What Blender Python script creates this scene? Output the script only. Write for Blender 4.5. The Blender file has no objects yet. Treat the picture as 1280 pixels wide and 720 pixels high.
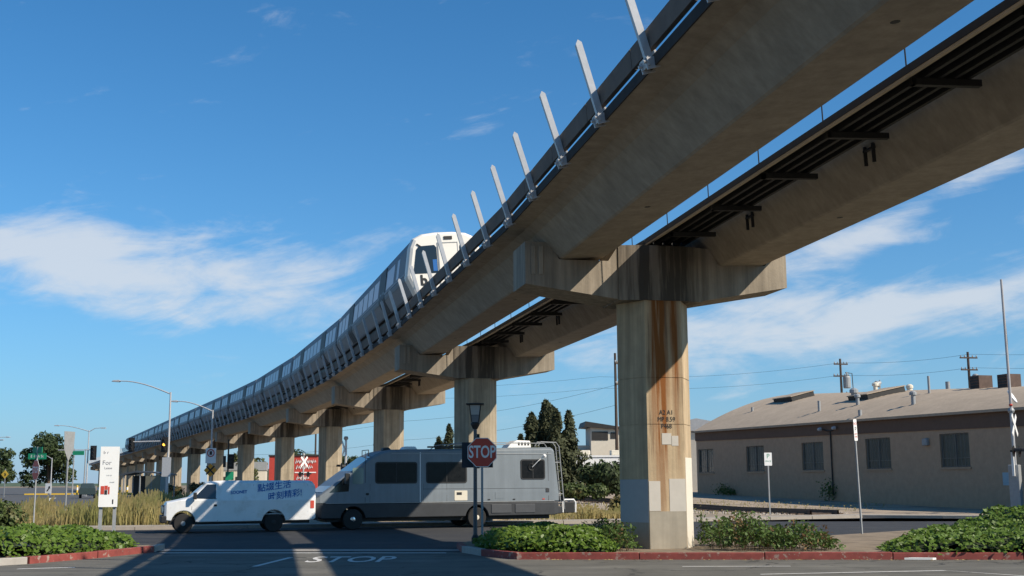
import bpy, bmesh, math, random
import numpy as np
from mathutils import Vector, Matrix

random.seed(7)
rng = np.random.default_rng(11)
R = math.radians
sc = bpy.context.scene
col = sc.collection

# ------------------------------------------------------------------ camera
EYE = 1.65
cam_d = bpy.data.cameras.new('camera')
cam = bpy.data.objects.new('camera', cam_d)
col.objects.link(cam)
sc.camera = cam
cam_d.sensor_width = 36.0
cam_d.lens = 36.0 * 1500 / 1280
cam_d.clip_start = 0.1
cam_d.clip_end = 6000
pitch = math.atan((603 - 360) / 1500)
cam.matrix_world = (Matrix.Translation((0, 0, EYE)) @ Matrix.Rotation(R(90) + pitch, 4, 'X')
                    @ Matrix.Rotation(-R(0.35), 4, 'Z'))

# ------------------------------------------------------------------ sky and sun
SUN_EL = R(37)
SUN_DIR = Vector((0.875 * math.cos(SUN_EL), -0.485 * math.cos(SUN_EL), math.sin(SUN_EL))).normalized()
world = bpy.data.worlds.new('World')
sc.world = world
world.use_nodes = True
wt = world.node_tree
wt.nodes.clear()


def N(t, kind, **kw):
    n = t.nodes.new(kind)
    for k, v in kw.items():
        if k == 'inp':
            for i, val in v.items():
                n.inputs[i].default_value = val
        else:
            setattr(n, k, v)
    return n


def M_(t, op, a, b=None, c=None):
    n = t.nodes.new('ShaderNodeMath')
    n.operation = op
    for i, v in enumerate((a, b, c)):
        if v is None:
            continue
        if isinstance(v, (int, float)):
            n.inputs[i].default_value = v
        else:
            t.links.new(v, n.inputs[i])
    return n.outputs[0]


def ramp(t, fac, stops):
    n = t.nodes.new('ShaderNodeValToRGB')
    e = n.color_ramp.elements
    while len(e) < len(stops):
        e.new(0.5)
    for el, (p, c) in zip(e, stops):
        el.position = p
        el.color = c if len(c) == 4 else (*c, 1)
    t.links.new(fac, n.inputs[0])
    return n.outputs[0]


def build_sky():
    t = wt
    L = t.links.new
    sky = N(t, 'ShaderNodeTexSky')
    sky.sky_type = 'NISHITA'
    sky.sun_disc = False
    sky.sun_elevation = SUN_EL
    sky.sun_rotation = math.atan2(SUN_DIR.x, SUN_DIR.y)
    sky.altitude = 0
    sky.air_density = 1.0
    sky.dust_density = 0.35
    sky.ozone_density = 3.0
    hs = N(t, 'ShaderNodeMix', data_type='RGBA', blend_type='MULTIPLY')
    hs.inputs[0].default_value = 1.0
    hs.inputs[7].default_value = (0.37, 0.98, 1.33, 1)
    L(sky.outputs[0], hs.inputs[6])
    tc = N(t, 'ShaderNodeTexCoord')
    sep = N(t, 'ShaderNodeSeparateXYZ')
    L(tc.outputs['Generated'], sep.inputs[0])
    x, y, z = sep.outputs
    az = M_(t, 'ARCTAN2', x, y)
    el = M_(t, 'ARCSINE', z)
    # wispy cirrus: noise on azimuth / elevation, sheared so streaks climb to the right
    comb = N(t, 'ShaderNodeCombineXYZ')
    L(M_(t, 'MULTIPLY', az, 1.0), comb.inputs[0])
    L(M_(t, 'SUBTRACT', M_(t, 'MULTIPLY', el, 3.6), M_(t, 'MULTIPLY', az, 0.75)), comb.inputs[1])
    n1 = N(t, 'ShaderNodeTexNoise', inp={'Scale': 6.5, 'Detail': 9, 'Roughness': 0.62, 'Distortion': 0.9})
    L(comb.outputs[0], n1.inputs['Vector'])
    comb2 = N(t, 'ShaderNodeCombineXYZ')
    L(M_(t, 'MULTIPLY', az, 1.0), comb2.inputs[0])
    L(M_(t, 'MULTIPLY', el, 2.6), comb2.inputs[1])
    comb2.inputs[2].default_value = 3.7
    n2 = N(t, 'ShaderNodeTexNoise', inp={'Scale': 16, 'Detail': 8, 'Roughness': 0.6, 'Distortion': 0.4})
    L(comb2.outputs[0], n2.inputs['Vector'])
    nmix = M_(t, 'ADD', M_(t, 'MULTIPLY', n1.outputs[0], 0.6), M_(t, 'MULTIPLY', n2.outputs[0], 0.4))

    def bank(a0, e0, sa, se, tilt, amp):
        u = M_(t, 'SUBTRACT', az, R(a0))
        v = M_(t, 'SUBTRACT', M_(t, 'SUBTRACT', el, R(e0)), M_(t, 'MULTIPLY', u, tilt))
        q = M_(t, 'ADD', M_(t, 'POWER', M_(t, 'DIVIDE', u, R(sa)), 2), M_(t, 'POWER', M_(t, 'DIVIDE', v, R(se)), 2))
        return M_(t, 'MULTIPLY', M_(t, 'EXPONENT', M_(t, 'MULTIPLY', q, -1)), amp)

    banks = [(-17.5, 9.3, 8.0, 2.1, -0.05, 0.31), (-23, 10.6, 6, 1.3, 0.0, 0.16), (-9.5, 9.8, 3.8, 1.6, 0.25, 0.14), (-24, 12.9, 3, 0.35, 0.1, .06),
             (22, 13.6, 10, 1.1, 0.42, 0.27), (13, 6.6, 11, 2.2, 0.08, 0.27), (21, 8.3, 9, 0.9, 0.14, 0.16),
             (18, 10.9, 3.0, 0.35, 0.0, 0.12), (-1, 17, 2.5, 0.8, 0.3, 0.06), (0, 7.5, 9, 1.3, 0.1, 0.12),
             (55, 11, 22, 3.0, 0.1, 0.24), (-62, 10, 26, 3.0, 0.05, 0.24), (120, 12, 35, 4, 0.0, 0.22), (-130, 13, 35, 4, 0.05, 0.22), (178, 9, 25, 3, 0, .22)]
    tot = None
    for b in banks:
        g = bank(*b)
        tot = g if tot is None else M_(t, 'ADD', tot, g)
    dens = M_(t, 'ADD', nmix, tot)
    mr = N(t, 'ShaderNodeMapRange', interpolation_type='SMOOTHSTEP')
    mr.inputs['From Min'].default_value = 0.57
    mr.inputs['From Max'].default_value = 0.86
    L(dens, mr.inputs['Value'])
    fac = M_(t, 'MULTIPLY', mr.outputs[0], 0.8)
    # thin bright haze close to the horizon
    hz = M_(t, 'MULTIPLY', M_(t, 'EXPONENT', M_(t, 'MULTIPLY', M_(t, 'ABSOLUTE', el), -9.0)), 0.8)
    mx0 = N(t, 'ShaderNodeMix', data_type='RGBA')
    L(hz, mx0.inputs[0])
    L(hs.outputs[2], mx0.inputs[6])
    mx0.inputs[7].default_value = (4.0, 4.95, 6.9, 1)
    mx = N(t, 'ShaderNodeMix', data_type='RGBA')
    L(fac, mx.inputs[0])
    L(mx0.outputs[2], mx.inputs[6])
    mx.inputs[7].default_value = (6.9, 7.35, 7.9, 1)
    bg = N(t, 'ShaderNodeBackground')
    bg.inputs[1].default_value = 0.082
    L(mx.outputs[2], bg.inputs[0])
    out = N(t, 'ShaderNodeOutputWorld')
    L(bg.outputs[0], out.inputs[0])


build_sky()
sun_d = bpy.data.lights.new('sun', 'SUN')
sun_d.energy = 5.0
sun_d.angle = R(0.53)
sun_d.color = (1.0, 0.90, 0.76)
sun = bpy.data.objects.new('sun', sun_d)
col.objects.link(sun)
sun.rotation_euler = SUN_DIR.to_track_quat('Z', 'Y').to_euler()
sun.location = (40, -30, 60)
vs = sc.view_settings
vs.view_transform = 'Standard'
vs.look = 'None'
vs.exposure = 0.3
vs.gamma = 1.0
sc.render.engine = 'CYCLES'
sc.cycles.max_bounces = 6
sc.cycles.transparent_max_bounces = 6


# ------------------------------------------------------------------ materials
MATS = {}


def mat(name, rgb, rough=0.8, metal=0.0, var=0.12, scale=3.0, bump=0.0, bscale=30.0, streak=0.0, spec=0.4,
        second=None, sec_scale=0.6, sec_lo=0.5, sec_hi=0.65, emit=None, coat=0.0, transl=0.0, alpha=None):
    if name in MATS:
        return MATS[name]
    m = bpy.data.materials.new(name)
    m.use_nodes = True
    t = m.node_tree
    L = t.links.new
    b = t.nodes['Principled BSDF']
    b.inputs['Roughness'].default_value = rough
    b.inputs['Metallic'].default_value = metal
    b.inputs['Specular IOR Level'].default_value = spec
    if coat:
        b.inputs['Coat Weight'].default_value = coat
        b.inputs['Coat Roughness'].default_value = 0.15
    pos = N(t, 'ShaderNodeNewGeometry').outputs['Position']
    base = N(t, 'ShaderNodeRGB')
    base.outputs[0].default_value = (*rgb, 1)
    c = base.outputs[0]
    if second:
        n = N(t, 'ShaderNodeTexNoise', inp={'Scale': sec_scale, 'Detail': 6, 'Roughness': 0.6})
        L(pos, n.inputs['Vector'])
        f = ramp(t, n.outputs[0], [(sec_lo, (0, 0, 0)), (sec_hi, (1, 1, 1))])
        mx = N(t, 'ShaderNodeMix', data_type='RGBA')
        L(f, mx.inputs[0])
        L(c, mx.inputs[6])
        mx.inputs[7].default_value = (*second, 1)
        c = mx.outputs[2]
    if streak:
        mp = N(t, 'ShaderNodeMapping')
        mp.inputs['Scale'].default_value = (5.0, 5.0, 0.22)
        L(pos, mp.inputs['Vector'])
        n = N(t, 'ShaderNodeTexNoise', inp={'Scale': 1.0, 'Detail': 7, 'Roughness': 0.65})
        L(mp.outputs[0], n.inputs['Vector'])
        f = ramp(t, n.outputs[0], [(0.35, (1 - streak,) * 3), (0.65, (1 + streak * .35,) * 3)])
        mx = N(t, 'ShaderNodeMix', data_type='RGBA', blend_type='MULTIPLY')
        mx.inputs[0].default_value = 1
        L(c, mx.inputs[6])
        L(f, mx.inputs[7])
        c = mx.outputs[2]
    if var:
        n = N(t, 'ShaderNodeTexNoise', inp={'Scale': scale, 'Detail': 8, 'Roughness': 0.65})
        L(pos, n.inputs['Vector'])
        f = ramp(t, n.outputs[0], [(0.25, (1 - var,) * 3), (0.75, (1 + var,) * 3)])
        mx = N(t, 'ShaderNodeMix', data_type='RGBA', blend_type='MULTIPLY')
        mx.inputs[0].default_value = 1
        L(c, mx.inputs[6])
        L(f, mx.inputs[7])
        c = mx.outputs[2]
    L(c, b.inputs['Base Color'])
    if bump:
        n = N(t, 'ShaderNodeTexNoise', inp={'Scale': bscale, 'Detail': 6, 'Roughness': 0.7})
        L(pos, n.inputs['Vector'])
        bp = N(t, 'ShaderNodeBump', inp={'Strength': bump, 'Distance': 0.03})
        L(n.outputs[0], bp.inputs['Height'])
        L(bp.outputs[0], b.inputs['Normal'])
    if emit:
        b.inputs['Emission Color'].default_value = (*emit[0], 1)
        b.inputs['Emission Strength'].default_value = emit[1]
    if transl:
        tr = N(t, 'ShaderNodeBsdfTranslucent')
        L(c, tr.inputs[0])
        ms = N(t, 'ShaderNodeMixShader')
        ms.inputs[0].default_value = transl
        L(b.outputs[0], ms.inputs[1])
        L(tr.outputs[0], ms.inputs[2])
        L(ms.outputs[0], t.nodes['Material Output'].inputs[0])
    if alpha is not None:
        b.inputs['Alpha'].default_value = alpha
    MATS[name] = m
    return m


CONC = mat('girder_concrete', (0.35, 0.295, 0.225), 0.9, var=0.16, scale=1.3, bump=0.25, bscale=14, streak=0.18)
CONC_C = mat('column_concrete', (0.47, 0.355, 0.22), 0.9, var=0.15, scale=2.2, bump=0.2, bscale=18, streak=0.3)
CONC_F = mat('greyer_column_concrete', (0.37, 0.305, 0.215), 0.9, var=0.18, scale=1.6, bump=0.2, bscale=18, streak=0.38)  # greyer and more streaked than the nearest column, for all other piers
PAINT_L = mat('pale_cover_paint', (0.50, 0.46, 0.40), 0.75, var=0.06, scale=4)
PAINT_T = mat('tan_cover_paint', (0.33, 0.29, 0.225), 0.8, var=0.12, scale=3, streak=.15)
PAINT_G = mat('grey_cover_paint', (0.34, 0.34, 0.34), 0.75, var=0.06, scale=4)
EDGE = mat('stained_deck_edge', (0.035, 0.032, 0.03), 0.9, var=.3, scale=3)
CURB_T = mat('walkway_edge_tan', (0.50, 0.40, 0.27), 0.8, var=.12)
CURB_B = mat('parapet_concrete', (0.15, 0.122, 0.10), 0.9, var=0.2, scale=3)
STEEL_D = mat('dark_steel', (0.035, 0.033, 0.03), 0.6, metal=.3, var=.2)
GALV = mat('galvanised_steel', (0.46, 0.46, 0.46), 0.4, metal=.15, var=.12, scale=8)
GALV_D = mat('weathered_galvanised_steel', (0.30, 0.31, 0.31), 0.55, metal=.15, var=.15, scale=6)
RAIL = mat('rusty_rail', (0.10, 0.065, 0.045), 0.6, metal=.4, var=.25)
ASPH = mat('worn_asphalt', (0.130, 0.122, 0.102), 0.92, var=0.22, scale=1.1, bump=0.35, bscale=60,
           second=(0.160, 0.150, 0.128), sec_scale=.35)
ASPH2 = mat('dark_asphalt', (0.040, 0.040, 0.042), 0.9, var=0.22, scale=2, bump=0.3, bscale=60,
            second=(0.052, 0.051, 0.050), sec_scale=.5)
ASPH3 = mat('far_asphalt', (0.085, 0.085, 0.085), 0.9, var=0.15, scale=.6)
CONCW = mat('pale_pavement', (0.34, 0.30, 0.25), 0.9, var=0.15, scale=3, bump=.2)
DIRT = mat('dry_soil', (0.24, 0.185, 0.125), 0.95, var=0.3, scale=2.5, bump=.5, bscale=10, second=(0.17, 0.13, 0.085), sec_scale=1.2)
GRAVEL = mat('tan_gravel', (0.36, 0.285, 0.205), 0.95, var=0.35, scale=9, bump=.6, bscale=16, second=(0.20, 0.165, 0.125), sec_scale=.5)
REDK = mat('red_kerb_paint', (0.23, 0.052, 0.042), 0.75, var=0.3, scale=5, second=(0.30, 0.22, 0.18), sec_scale=7, sec_lo=.57, sec_hi=.64)
GREYK = mat('kerb_concrete', (0.36, 0.33, 0.29), 0.9, var=0.15, scale=5)
WPAINT = mat('road_white_paint', (0.62, 0.60, 0.56), 0.8, var=0.18, scale=6, second=(0.25, 0.24, 0.22), sec_scale=7, sec_lo=.60, sec_hi=.72)
WHITE = mat('white_paint', (0.78, 0.77, 0.74), 0.5, var=0.04, scale=3)
VANW = mat('white_van_paint', (0.74, 0.74, 0.72), 0.34, var=0.06, scale=2, coat=.3, second=(0.60, .58, .53), sec_scale=2.5, sec_lo=.52, sec_hi=.75)
BLACK = mat('black_plastic', (0.018, 0.018, 0.018), 0.55, var=.1)
TYRE = mat('tyre_rubber', (0.022, 0.021, 0.020), 0.85, var=.2)
RVGL = mat('curtained_dark_glass', (0.010, 0.010, 0.010), 0.25, var=.5, scale=6, spec=0.15)
GLASS = mat('dark_glass', (0.012, 0.014, 0.016), 0.06, var=0, spec=0.8)
CHROME = mat('chrome', (0.7, 0.7, 0.7), 0.2, metal=1, var=0)
RVG = mat('greyblue_motorhome_paint', (0.185, 0.21, 0.228), 0.42, var=0.08, scale=1.5, streak=.10)
RVD = mat('dark_motorhome_skirt', (0.035, 0.037, 0.04), 0.6, var=.2)
CREAM = mat('cream_plastic', (0.66, 0.60, 0.48), 0.55, var=.05)
REDS = mat('sign_red', (0.50, 0.060, 0.035), 0.5, var=.05)
GREENS = mat('sign_green', (0.01, 0.22, 0.11), 0.5, var=.05)
BLUES = mat('lettering_blue', (0.015, 0.12, 0.36), 0.5, var=0)
AMBER = mat('amber_lens', (0.9, 0.35, 0.02), 0.4, var=0, emit=((1.0, 0.45, 0.05), 3))
ORANGE = mat('sign_orange', (0.75, 0.30, 0.02), 0.5, var=.05)
YELLOW = mat('safety_yellow', (0.75, 0.47, 0.05), 0.6, var=.1)
ALU = mat('train_aluminium', (0.145, 0.15, 0.162), 0.55, metal=.0, var=.07, scale=2)
ALU2 = mat('train_lower_aluminium', (0.25, 0.255, 0.265), 0.55, metal=.0, var=.09, scale=2)
TWIN = mat('train_window_glass', (0.40, 0.45, 0.52), 0.35, var=0, spec=.3)  # reflected sky is painted in as a pale base colour
DOORD = mat('train_door_dark', (0.045, 0.047, 0.052), 0.6, var=.1)
DOORG = mat('train_door_glass', (0.07, 0.08, 0.10), 0.4, var=0, spec=.2)
TNOSE = mat('white_fibreglass', (0.80, 0.75, 0.66), 0.4, var=.03)
WALLB = mat('painted_brick', (0.42, 0.29, 0.19), 0.9, var=0.12, scale=3, bump=.2, bscale=6)
BROWN = mat('brown_fascia', (0.135, 0.085, 0.058), 0.85, var=.12)
ROOF = mat('tan_roofing', (0.39, 0.31, 0.225), 0.95, var=.14, scale=.7, streak=.1)
WOOD = mat('pole_timber', (0.085, 0.06, 0.045), 0.9, var=.25, scale=5, streak=.3)
STUCCO = mat('cream_stucco', (0.60, 0.54, 0.44), 0.9, var=.06)
REDW = mat('red_wall', (0.42, 0.05, 0.035), 0.8, var=.1)
HILL = mat('hill_green', (0.07, 0.10, 0.06), 0.95, var=.3, scale=.05)
IVY = mat('ivy_leaf', (0.10, 0.165, 0.022), 0.45, var=.55, scale=7, transl=.25, spec=.3, second=(0.20, 0.19, 0.04), sec_scale=9, sec_lo=.60, sec_hi=.72)
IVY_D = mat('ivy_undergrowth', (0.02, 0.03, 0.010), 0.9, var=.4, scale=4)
SHRUB = mat('shrub_leaf', (0.075, 0.105, 0.028), 0.6, var=.4, scale=4, transl=.2, second=(0.16, .12, .05), sec_scale=1.6, sec_lo=.55, sec_hi=.7)
WEED = mat('weed_leaf', (0.085, 0.14, 0.03), 0.6, var=.45, scale=5, transl=.25)
WEEDR = mat('dry_weed', (0.22, 0.13, 0.06), 0.8, var=.4, scale=5, transl=.2)
STRAW = mat('dry_grass_blade', (0.37, 0.30, 0.125), 0.8, var=.35, scale=1.2, transl=.3, second=(0.24, 0.24, 0.08), sec_scale=.5, sec_lo=.45, sec_hi=.65)
CYP = mat('cypress_leaf', (0.055, 0.062, 0.026), 0.8, var=.4, scale=2.2, transl=.15)
TREE = mat('tree_leaf', (0.05, 0.075, 0.025), 0.7, var=.45, scale=.8, transl=.2)
BARK = mat('bark', (0.11, 0.08, 0.055), 0.95, var=.3, scale=5, streak=.3)
STONE = mat('ballast_stone', (0.36, 0.32, 0.27), 0.95, var=.3, scale=3)


def rust_column_material():
    m = CONC_C.copy()
    m.name = 'rust_streaked_concrete'
    t = m.node_tree
    L = t.links.new
    b = t.nodes['Principled BSDF']
    src = b.inputs['Base Color'].links[0].from_socket
    tc = N(t, 'ShaderNodeTexCoord')
    sep = N(t, 'ShaderNodeSeparateXYZ')
    L(tc.outputs['Object'], sep.inputs[0])
    x, y, z = sep.outputs

    def streak_noise(scx, scz, seed, lo, hi):
        cb = N(t, 'ShaderNodeCombineXYZ')
        L(M_(t, 'MULTIPLY', x, scx), cb.inputs[0])
        L(M_(t, 'MULTIPLY', z, scz), cb.inputs[2])
        cb.inputs[1].default_value = seed
        n = N(t, 'ShaderNodeTexNoise', inp={'Scale': 1, 'Detail': 5, 'Roughness': .6})
        L(cb.outputs[0], n.inputs['Vector'])
        return ramp(t, n.outputs[0], [(lo, (0, 0, 0)), (hi, (1, 1, 1))])

    def gband(cx, w, ztop, zbot, amp):
        d = M_(t, 'DIVIDE', M_(t, 'SUBTRACT', x, cx), w)
        g = M_(t, 'EXPONENT', M_(t, 'MULTIPLY', M_(t, 'MULTIPLY', d, d), -1))
        mr = N(t, 'ShaderNodeMapRange')
        mr.inputs['From Min'].default_value = zbot
        mr.inputs['From Max'].default_value = ztop
        L(z, mr.inputs['Value'])
        return M_(t, 'MULTIPLY', M_(t, 'MULTIPLY', g, mr.outputs[0]), amp)
    s1 = streak_noise(16, .5, 3.1, .36, .6)
    tot = None
    for a in [(-.14, .13, 4.0, -.4, 1.35), (-.02, .06, 4.2, .8, 1.2), (.30, .07, 4.8, 1.3, 1.1), (.14, .14, 6, 2.6, 1.0), (-.30, .06, 5, 2.0, .7)]:
        g = gband(*a)
        tot = g if tot is None else M_(t, 'ADD', tot, g)
    f = M_(t, 'MULTIPLY', tot, M_(t, 'ADD', M_(t, 'MULTIPLY', s1, .75), .35))
    # only on the faces that look along the track
    fr = M_(t, 'LESS_THAN', y, -0.70)
    f = M_(t, 'MULTIPLY', M_(t, 'MINIMUM', f, 1.0), fr)
    mx = N(t, 'ShaderNodeMix', data_type='RGBA')
    L(f, mx.inputs[0])
    L(src, mx.inputs[6])
    mx.inputs[7].default_value = (0.21, 0.072, 0.014, 1)
    s2 = streak_noise(9, .3, 9.4, .58, .70)
    mx2 = N(t, 'ShaderNodeMix', data_type='RGBA')
    L(M_(t, 'MULTIPLY', M_(t, 'MULTIPLY', s2, .7), fr), mx2.inputs[0])
    L(mx.outputs[2], mx2.inputs[6])
    mx2.inputs[7].default_value = (0.10, 0.055, 0.03, 1)
    L(mx2.outputs[2], b.inputs['Base Color'])
    return m


RUSTC = rust_column_material()


def crack_asphalt(m, width, amt):
    t = m.node_tree
    L = t.links.new
    b = t.nodes['Principled BSDF']
    src = b.inputs['Base Color'].links[0].from_socket
    pos = N(t, 'ShaderNodeNewGeometry').outputs['Position']
    wob = N(t, 'ShaderNodeTexNoise', inp={'Scale': 1.3, 'Detail': 5, 'Roughness': .6})
    L(pos, wob.inputs['Vector'])
    ad = N(t, 'ShaderNodeVectorMath', operation='MULTIPLY_ADD')
    L(wob.outputs['Color'], ad.inputs[0])
    ad.inputs[1].default_value = (1.4, 1.4, 0)
    L(pos, ad.inputs[2])
    vo = N(t, 'ShaderNodeTexVoronoi', feature='DISTANCE_TO_EDGE', inp={'Scale': .33})
    L(ad.outputs[0], vo.inputs['Vector'])
    crk = M_(t, 'LESS_THAN', vo.outputs['Distance'], width)
    gate = N(t, 'ShaderNodeTexNoise', inp={'Scale': .22, 'Detail': 3})
    L(pos, gate.inputs['Vector'])
    crk = M_(t, 'MULTIPLY', crk, ramp(t, gate.outputs[0], [(.42, (0, 0, 0)), (.55, (1, 1, 1))]))
    mp = N(t, 'ShaderNodeMapping')
    mp.inputs['Scale'].default_value = (.10, 1.6, 1)
    L(pos, mp.inputs['Vector'])
    tr_ = N(t, 'ShaderNodeTexNoise', inp={'Scale': 1.0, 'Detail': 6, 'Roughness': .7})
    L(mp.outputs[0], tr_.inputs['Vector'])
    band_ = ramp(t, tr_.outputs[0], [(.38, (.80, .80, .80)), (.62, (1.12, 1.12, 1.10))])
    m1 = N(t, 'ShaderNodeMix', data_type='RGBA', blend_type='MULTIPLY')
    m1.inputs[0].default_value = 1
    L(src, m1.inputs[6])
    L(band_, m1.inputs[7])
    m2 = N(t, 'ShaderNodeMix', data_type='RGBA')
    L(M_(t, 'MULTIPLY', crk, amt), m2.inputs[0])
    L(m1.outputs[2], m2.inputs[6])
    m2.inputs[7].default_value = (.025, .024, .022, 1)
    L(m2.outputs[2], b.inputs['Base Color'])


crack_asphalt(ASPH, .012, .8)
crack_asphalt(ASPH2, .008, .5)


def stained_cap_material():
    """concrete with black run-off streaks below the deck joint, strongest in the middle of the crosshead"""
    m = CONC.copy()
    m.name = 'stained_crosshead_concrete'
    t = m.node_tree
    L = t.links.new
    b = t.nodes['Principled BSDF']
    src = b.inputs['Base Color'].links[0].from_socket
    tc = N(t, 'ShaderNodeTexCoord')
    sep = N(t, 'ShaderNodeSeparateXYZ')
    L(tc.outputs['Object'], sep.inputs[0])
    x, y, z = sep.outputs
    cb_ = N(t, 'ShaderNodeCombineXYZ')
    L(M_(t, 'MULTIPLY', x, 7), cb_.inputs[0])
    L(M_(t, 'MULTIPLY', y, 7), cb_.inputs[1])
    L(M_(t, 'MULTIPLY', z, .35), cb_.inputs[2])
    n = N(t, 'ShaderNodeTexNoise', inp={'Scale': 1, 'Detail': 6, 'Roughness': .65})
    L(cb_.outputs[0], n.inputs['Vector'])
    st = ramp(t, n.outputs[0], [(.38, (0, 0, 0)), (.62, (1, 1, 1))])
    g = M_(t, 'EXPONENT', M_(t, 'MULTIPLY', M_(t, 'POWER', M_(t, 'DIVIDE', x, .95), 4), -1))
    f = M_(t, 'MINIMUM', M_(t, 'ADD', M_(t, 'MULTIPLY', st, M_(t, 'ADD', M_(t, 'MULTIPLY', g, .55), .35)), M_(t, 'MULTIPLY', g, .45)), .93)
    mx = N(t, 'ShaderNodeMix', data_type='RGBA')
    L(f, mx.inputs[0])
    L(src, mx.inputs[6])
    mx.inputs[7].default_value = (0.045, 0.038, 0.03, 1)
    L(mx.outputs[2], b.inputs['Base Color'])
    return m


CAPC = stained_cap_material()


# ------------------------------------------------------------------ mesh helpers
class MB:
    def __init__(s):
        s.v = []
        s.f = []

    def add(s, verts, faces):
        o = len(s.v)
        s.v += [tuple(p) for p in verts]
        s.f += [tuple(i + o for i in f) for f in faces]
        return s

    def box(s, x0, x1, y0, y1, z0, z1, mtx=None):
        v = [(x, y, z) for z in (z0, z1) for x, y in ((x0, y0), (x1, y0), (x1, y1), (x0, y1))]
        if mtx is not None:
            v = [mtx @ Vector(p) for p in v]
        return s.add(v, [(3, 2, 1, 0), (4, 5, 6, 7), (0, 1, 5, 4), (1, 2, 6, 5), (2, 3, 7, 6), (3, 0, 4, 7)])

    def prism(s, poly, a, b, fn):
        """poly of 2D points, extruded from a to b; fn(u, v, w) -> xyz"""
        n = len(poly)
        v = [fn(u, w, a) for u, w in poly] + [fn(u, w, b) for u, w in poly]
        f = [tuple(range(n - 1, -1, -1)), tuple(range(n, 2 * n))]
        f += [(i, (i + 1) % n, n + (i + 1) % n, n + i) for i in range(n)]
        return s.add(v, f)

    def tube(s, pts, r, n=8, r2=None, cap=True):
        pts = [Vector(p) for p in pts]
        m = len(pts)
        rings = []
        prev = None
        for i, p in enumerate(pts):
            d = (pts[min(i + 1, m - 1)] - pts[max(i - 1, 0)]).normalized()
            if prev is None:
                a = d.orthogonal().normalized()
            else:
                a = (prev - d * prev.dot(d))
                a = a.normalized() if a.length > 1e-6 else d.orthogonal().normalized()
            prev = a
            b = d.cross(a)
            rr = r if r2 is None else r + (r2 - r) * i / max(m - 1, 1)
            rings.append([p + (a * math.cos(k * 2 * math.pi / n) + b * math.sin(k * 2 * math.pi / n)) * rr for k in range(n)])
        v = [q for rg in rings for q in rg]
        f = [(i * n + k, i * n + (k + 1) % n, (i + 1) * n + (k + 1) % n, (i + 1) * n + k) for i in range(m - 1) for k in range(n)]
        if cap:
            f += [tuple(range(n - 1, -1, -1)), tuple((m - 1) * n + k for k in range(n))]
        return s.add(v, f)

    def lathe(s, prof, n=16, mtx=None):
        """prof: list of (r, z) from bottom to top"""
        v = []
        for r, z in prof:
            for k in range(n):
                a = 2 * math.pi * k / n
                p = Vector((r * math.cos(a), r * math.sin(a), z))
                v.append(mtx @ p if mtx is not None else p)
        f = [(i * n + k, i * n + (k + 1) % n, (i + 1) * n + (k + 1) % n, (i + 1) * n + k) for i in range(len(prof) - 1) for k in range(n)]
        f += [tuple(range(n - 1, -1, -1)), tuple((len(prof) - 1) * n + k for k in range(n))]
        return s.add(v, f)

    def poly(s, pts):
        return s.add(pts, [tuple(range(len(pts)))])

    def build(s, name, m, parent=None, smooth=False, bevel=0.0, seg=2):
        me = bpy.data.meshes.new(name)
        me.from_pydata(s.v, [], s.f)
        me.validate()
        bm = bmesh.new()
        bm.from_mesh(me)
        bmesh.ops.recalc_face_normals(bm, faces=bm.faces)
        bm.to_mesh(me)
        bm.free()
        me.materials.append(m)
        if smooth:
            me.polygons.foreach_set('use_smooth', [True] * len(me.polygons))
        o = bpy.data.objects.new(name, me)
        col.objects.link(o)
        if parent is not None:
            o.parent = parent
        if bevel:
            b = o.modifiers.new('bevel', 'BEVEL')
            b.width = bevel
            b.segments = seg
            b.limit_method = 'ANGLE'
        return o


def empty(name, loc=(0, 0, 0), rz=0.0, parent=None):
    o = bpy.data.objects.new(name, None)
    o.empty_display_size = 0.3
    col.objects.link(o)
    o.location = loc
    o.rotation_euler = (0, 0, rz)
    if parent is not None:
        o.parent = parent
    return o


def tag(o, label=None, cat=None, group=None, kind=None):
    if label:
        o['label'] = label
    if cat:
        o['category'] = cat
    if group:
        o['group'] = group
    if kind:
        o['kind'] = kind
    return o


def inst(src, parent, loc=(0, 0, 0), rot=(0, 0, 0), scale=(1, 1, 1), name=None):
    o = src.copy()
    col.objects.link(o)
    o.parent = parent
    o.location = loc
    o.rotation_euler = rot
    o.scale = scale
    return o


def copy_tree(o, parent=None):
    c = o.copy()
    col.objects.link(c)
    c.parent = parent
    for ch in list(o.children):
        copy_tree(ch, c)
    return c


def sheet(name, pts, z, m, kind='structure', parent=None):
    o = MB().poly([(x, y, z) for x, y in pts]).build(name, m, parent)
    if parent is None:
        tag(o, kind=kind)
    if o.data.polygons and o.data.polygons[0].normal.z < 0:
        o.data.flip_normals()
    return o


_fonts = {}


def text_geo(body, size=1.0, align='CENTER', xs=1.0, shear=0.0, weight=0.0):
    """flat triangulated text in the XY plane -> (verts, faces)"""
    c = bpy.data.curves.new('text', 'FONT')
    c.body = body
    c.size = size
    c.align_x = align
    c.align_y = 'CENTER'
    c.shear = shear
    c.offset = weight
    c.resolution_u = 3
    o = bpy.data.objects.new('text', c)
    col.objects.link(o)
    dg = bpy.context.evaluated_depsgraph_get()
    me = bpy.data.meshes.new_from_object(o.evaluated_get(dg))
    v = [(p.co.x * xs, p.co.y) for p in me.vertices]
    f = [tuple(p.vertices) for p in me.polygons]
    bpy.data.objects.remove(o)
    bpy.data.curves.remove(c)
    bpy.data.meshes.remove(me)
    return v, f


def text_obj(name, body, m, parent, fn, **kw):
    v, f = text_geo(body, **kw)
    if not f:
        return None
    b = MB().add([fn(x, y) for x, y in v], f)
    me = bpy.data.meshes.new(name)
    me.from_pydata(b.v, [], b.f)
    me.materials.append(m)
    o = bpy.data.objects.new(name, me)
    col.objects.link(o)
    o.parent = parent
    return o


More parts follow.
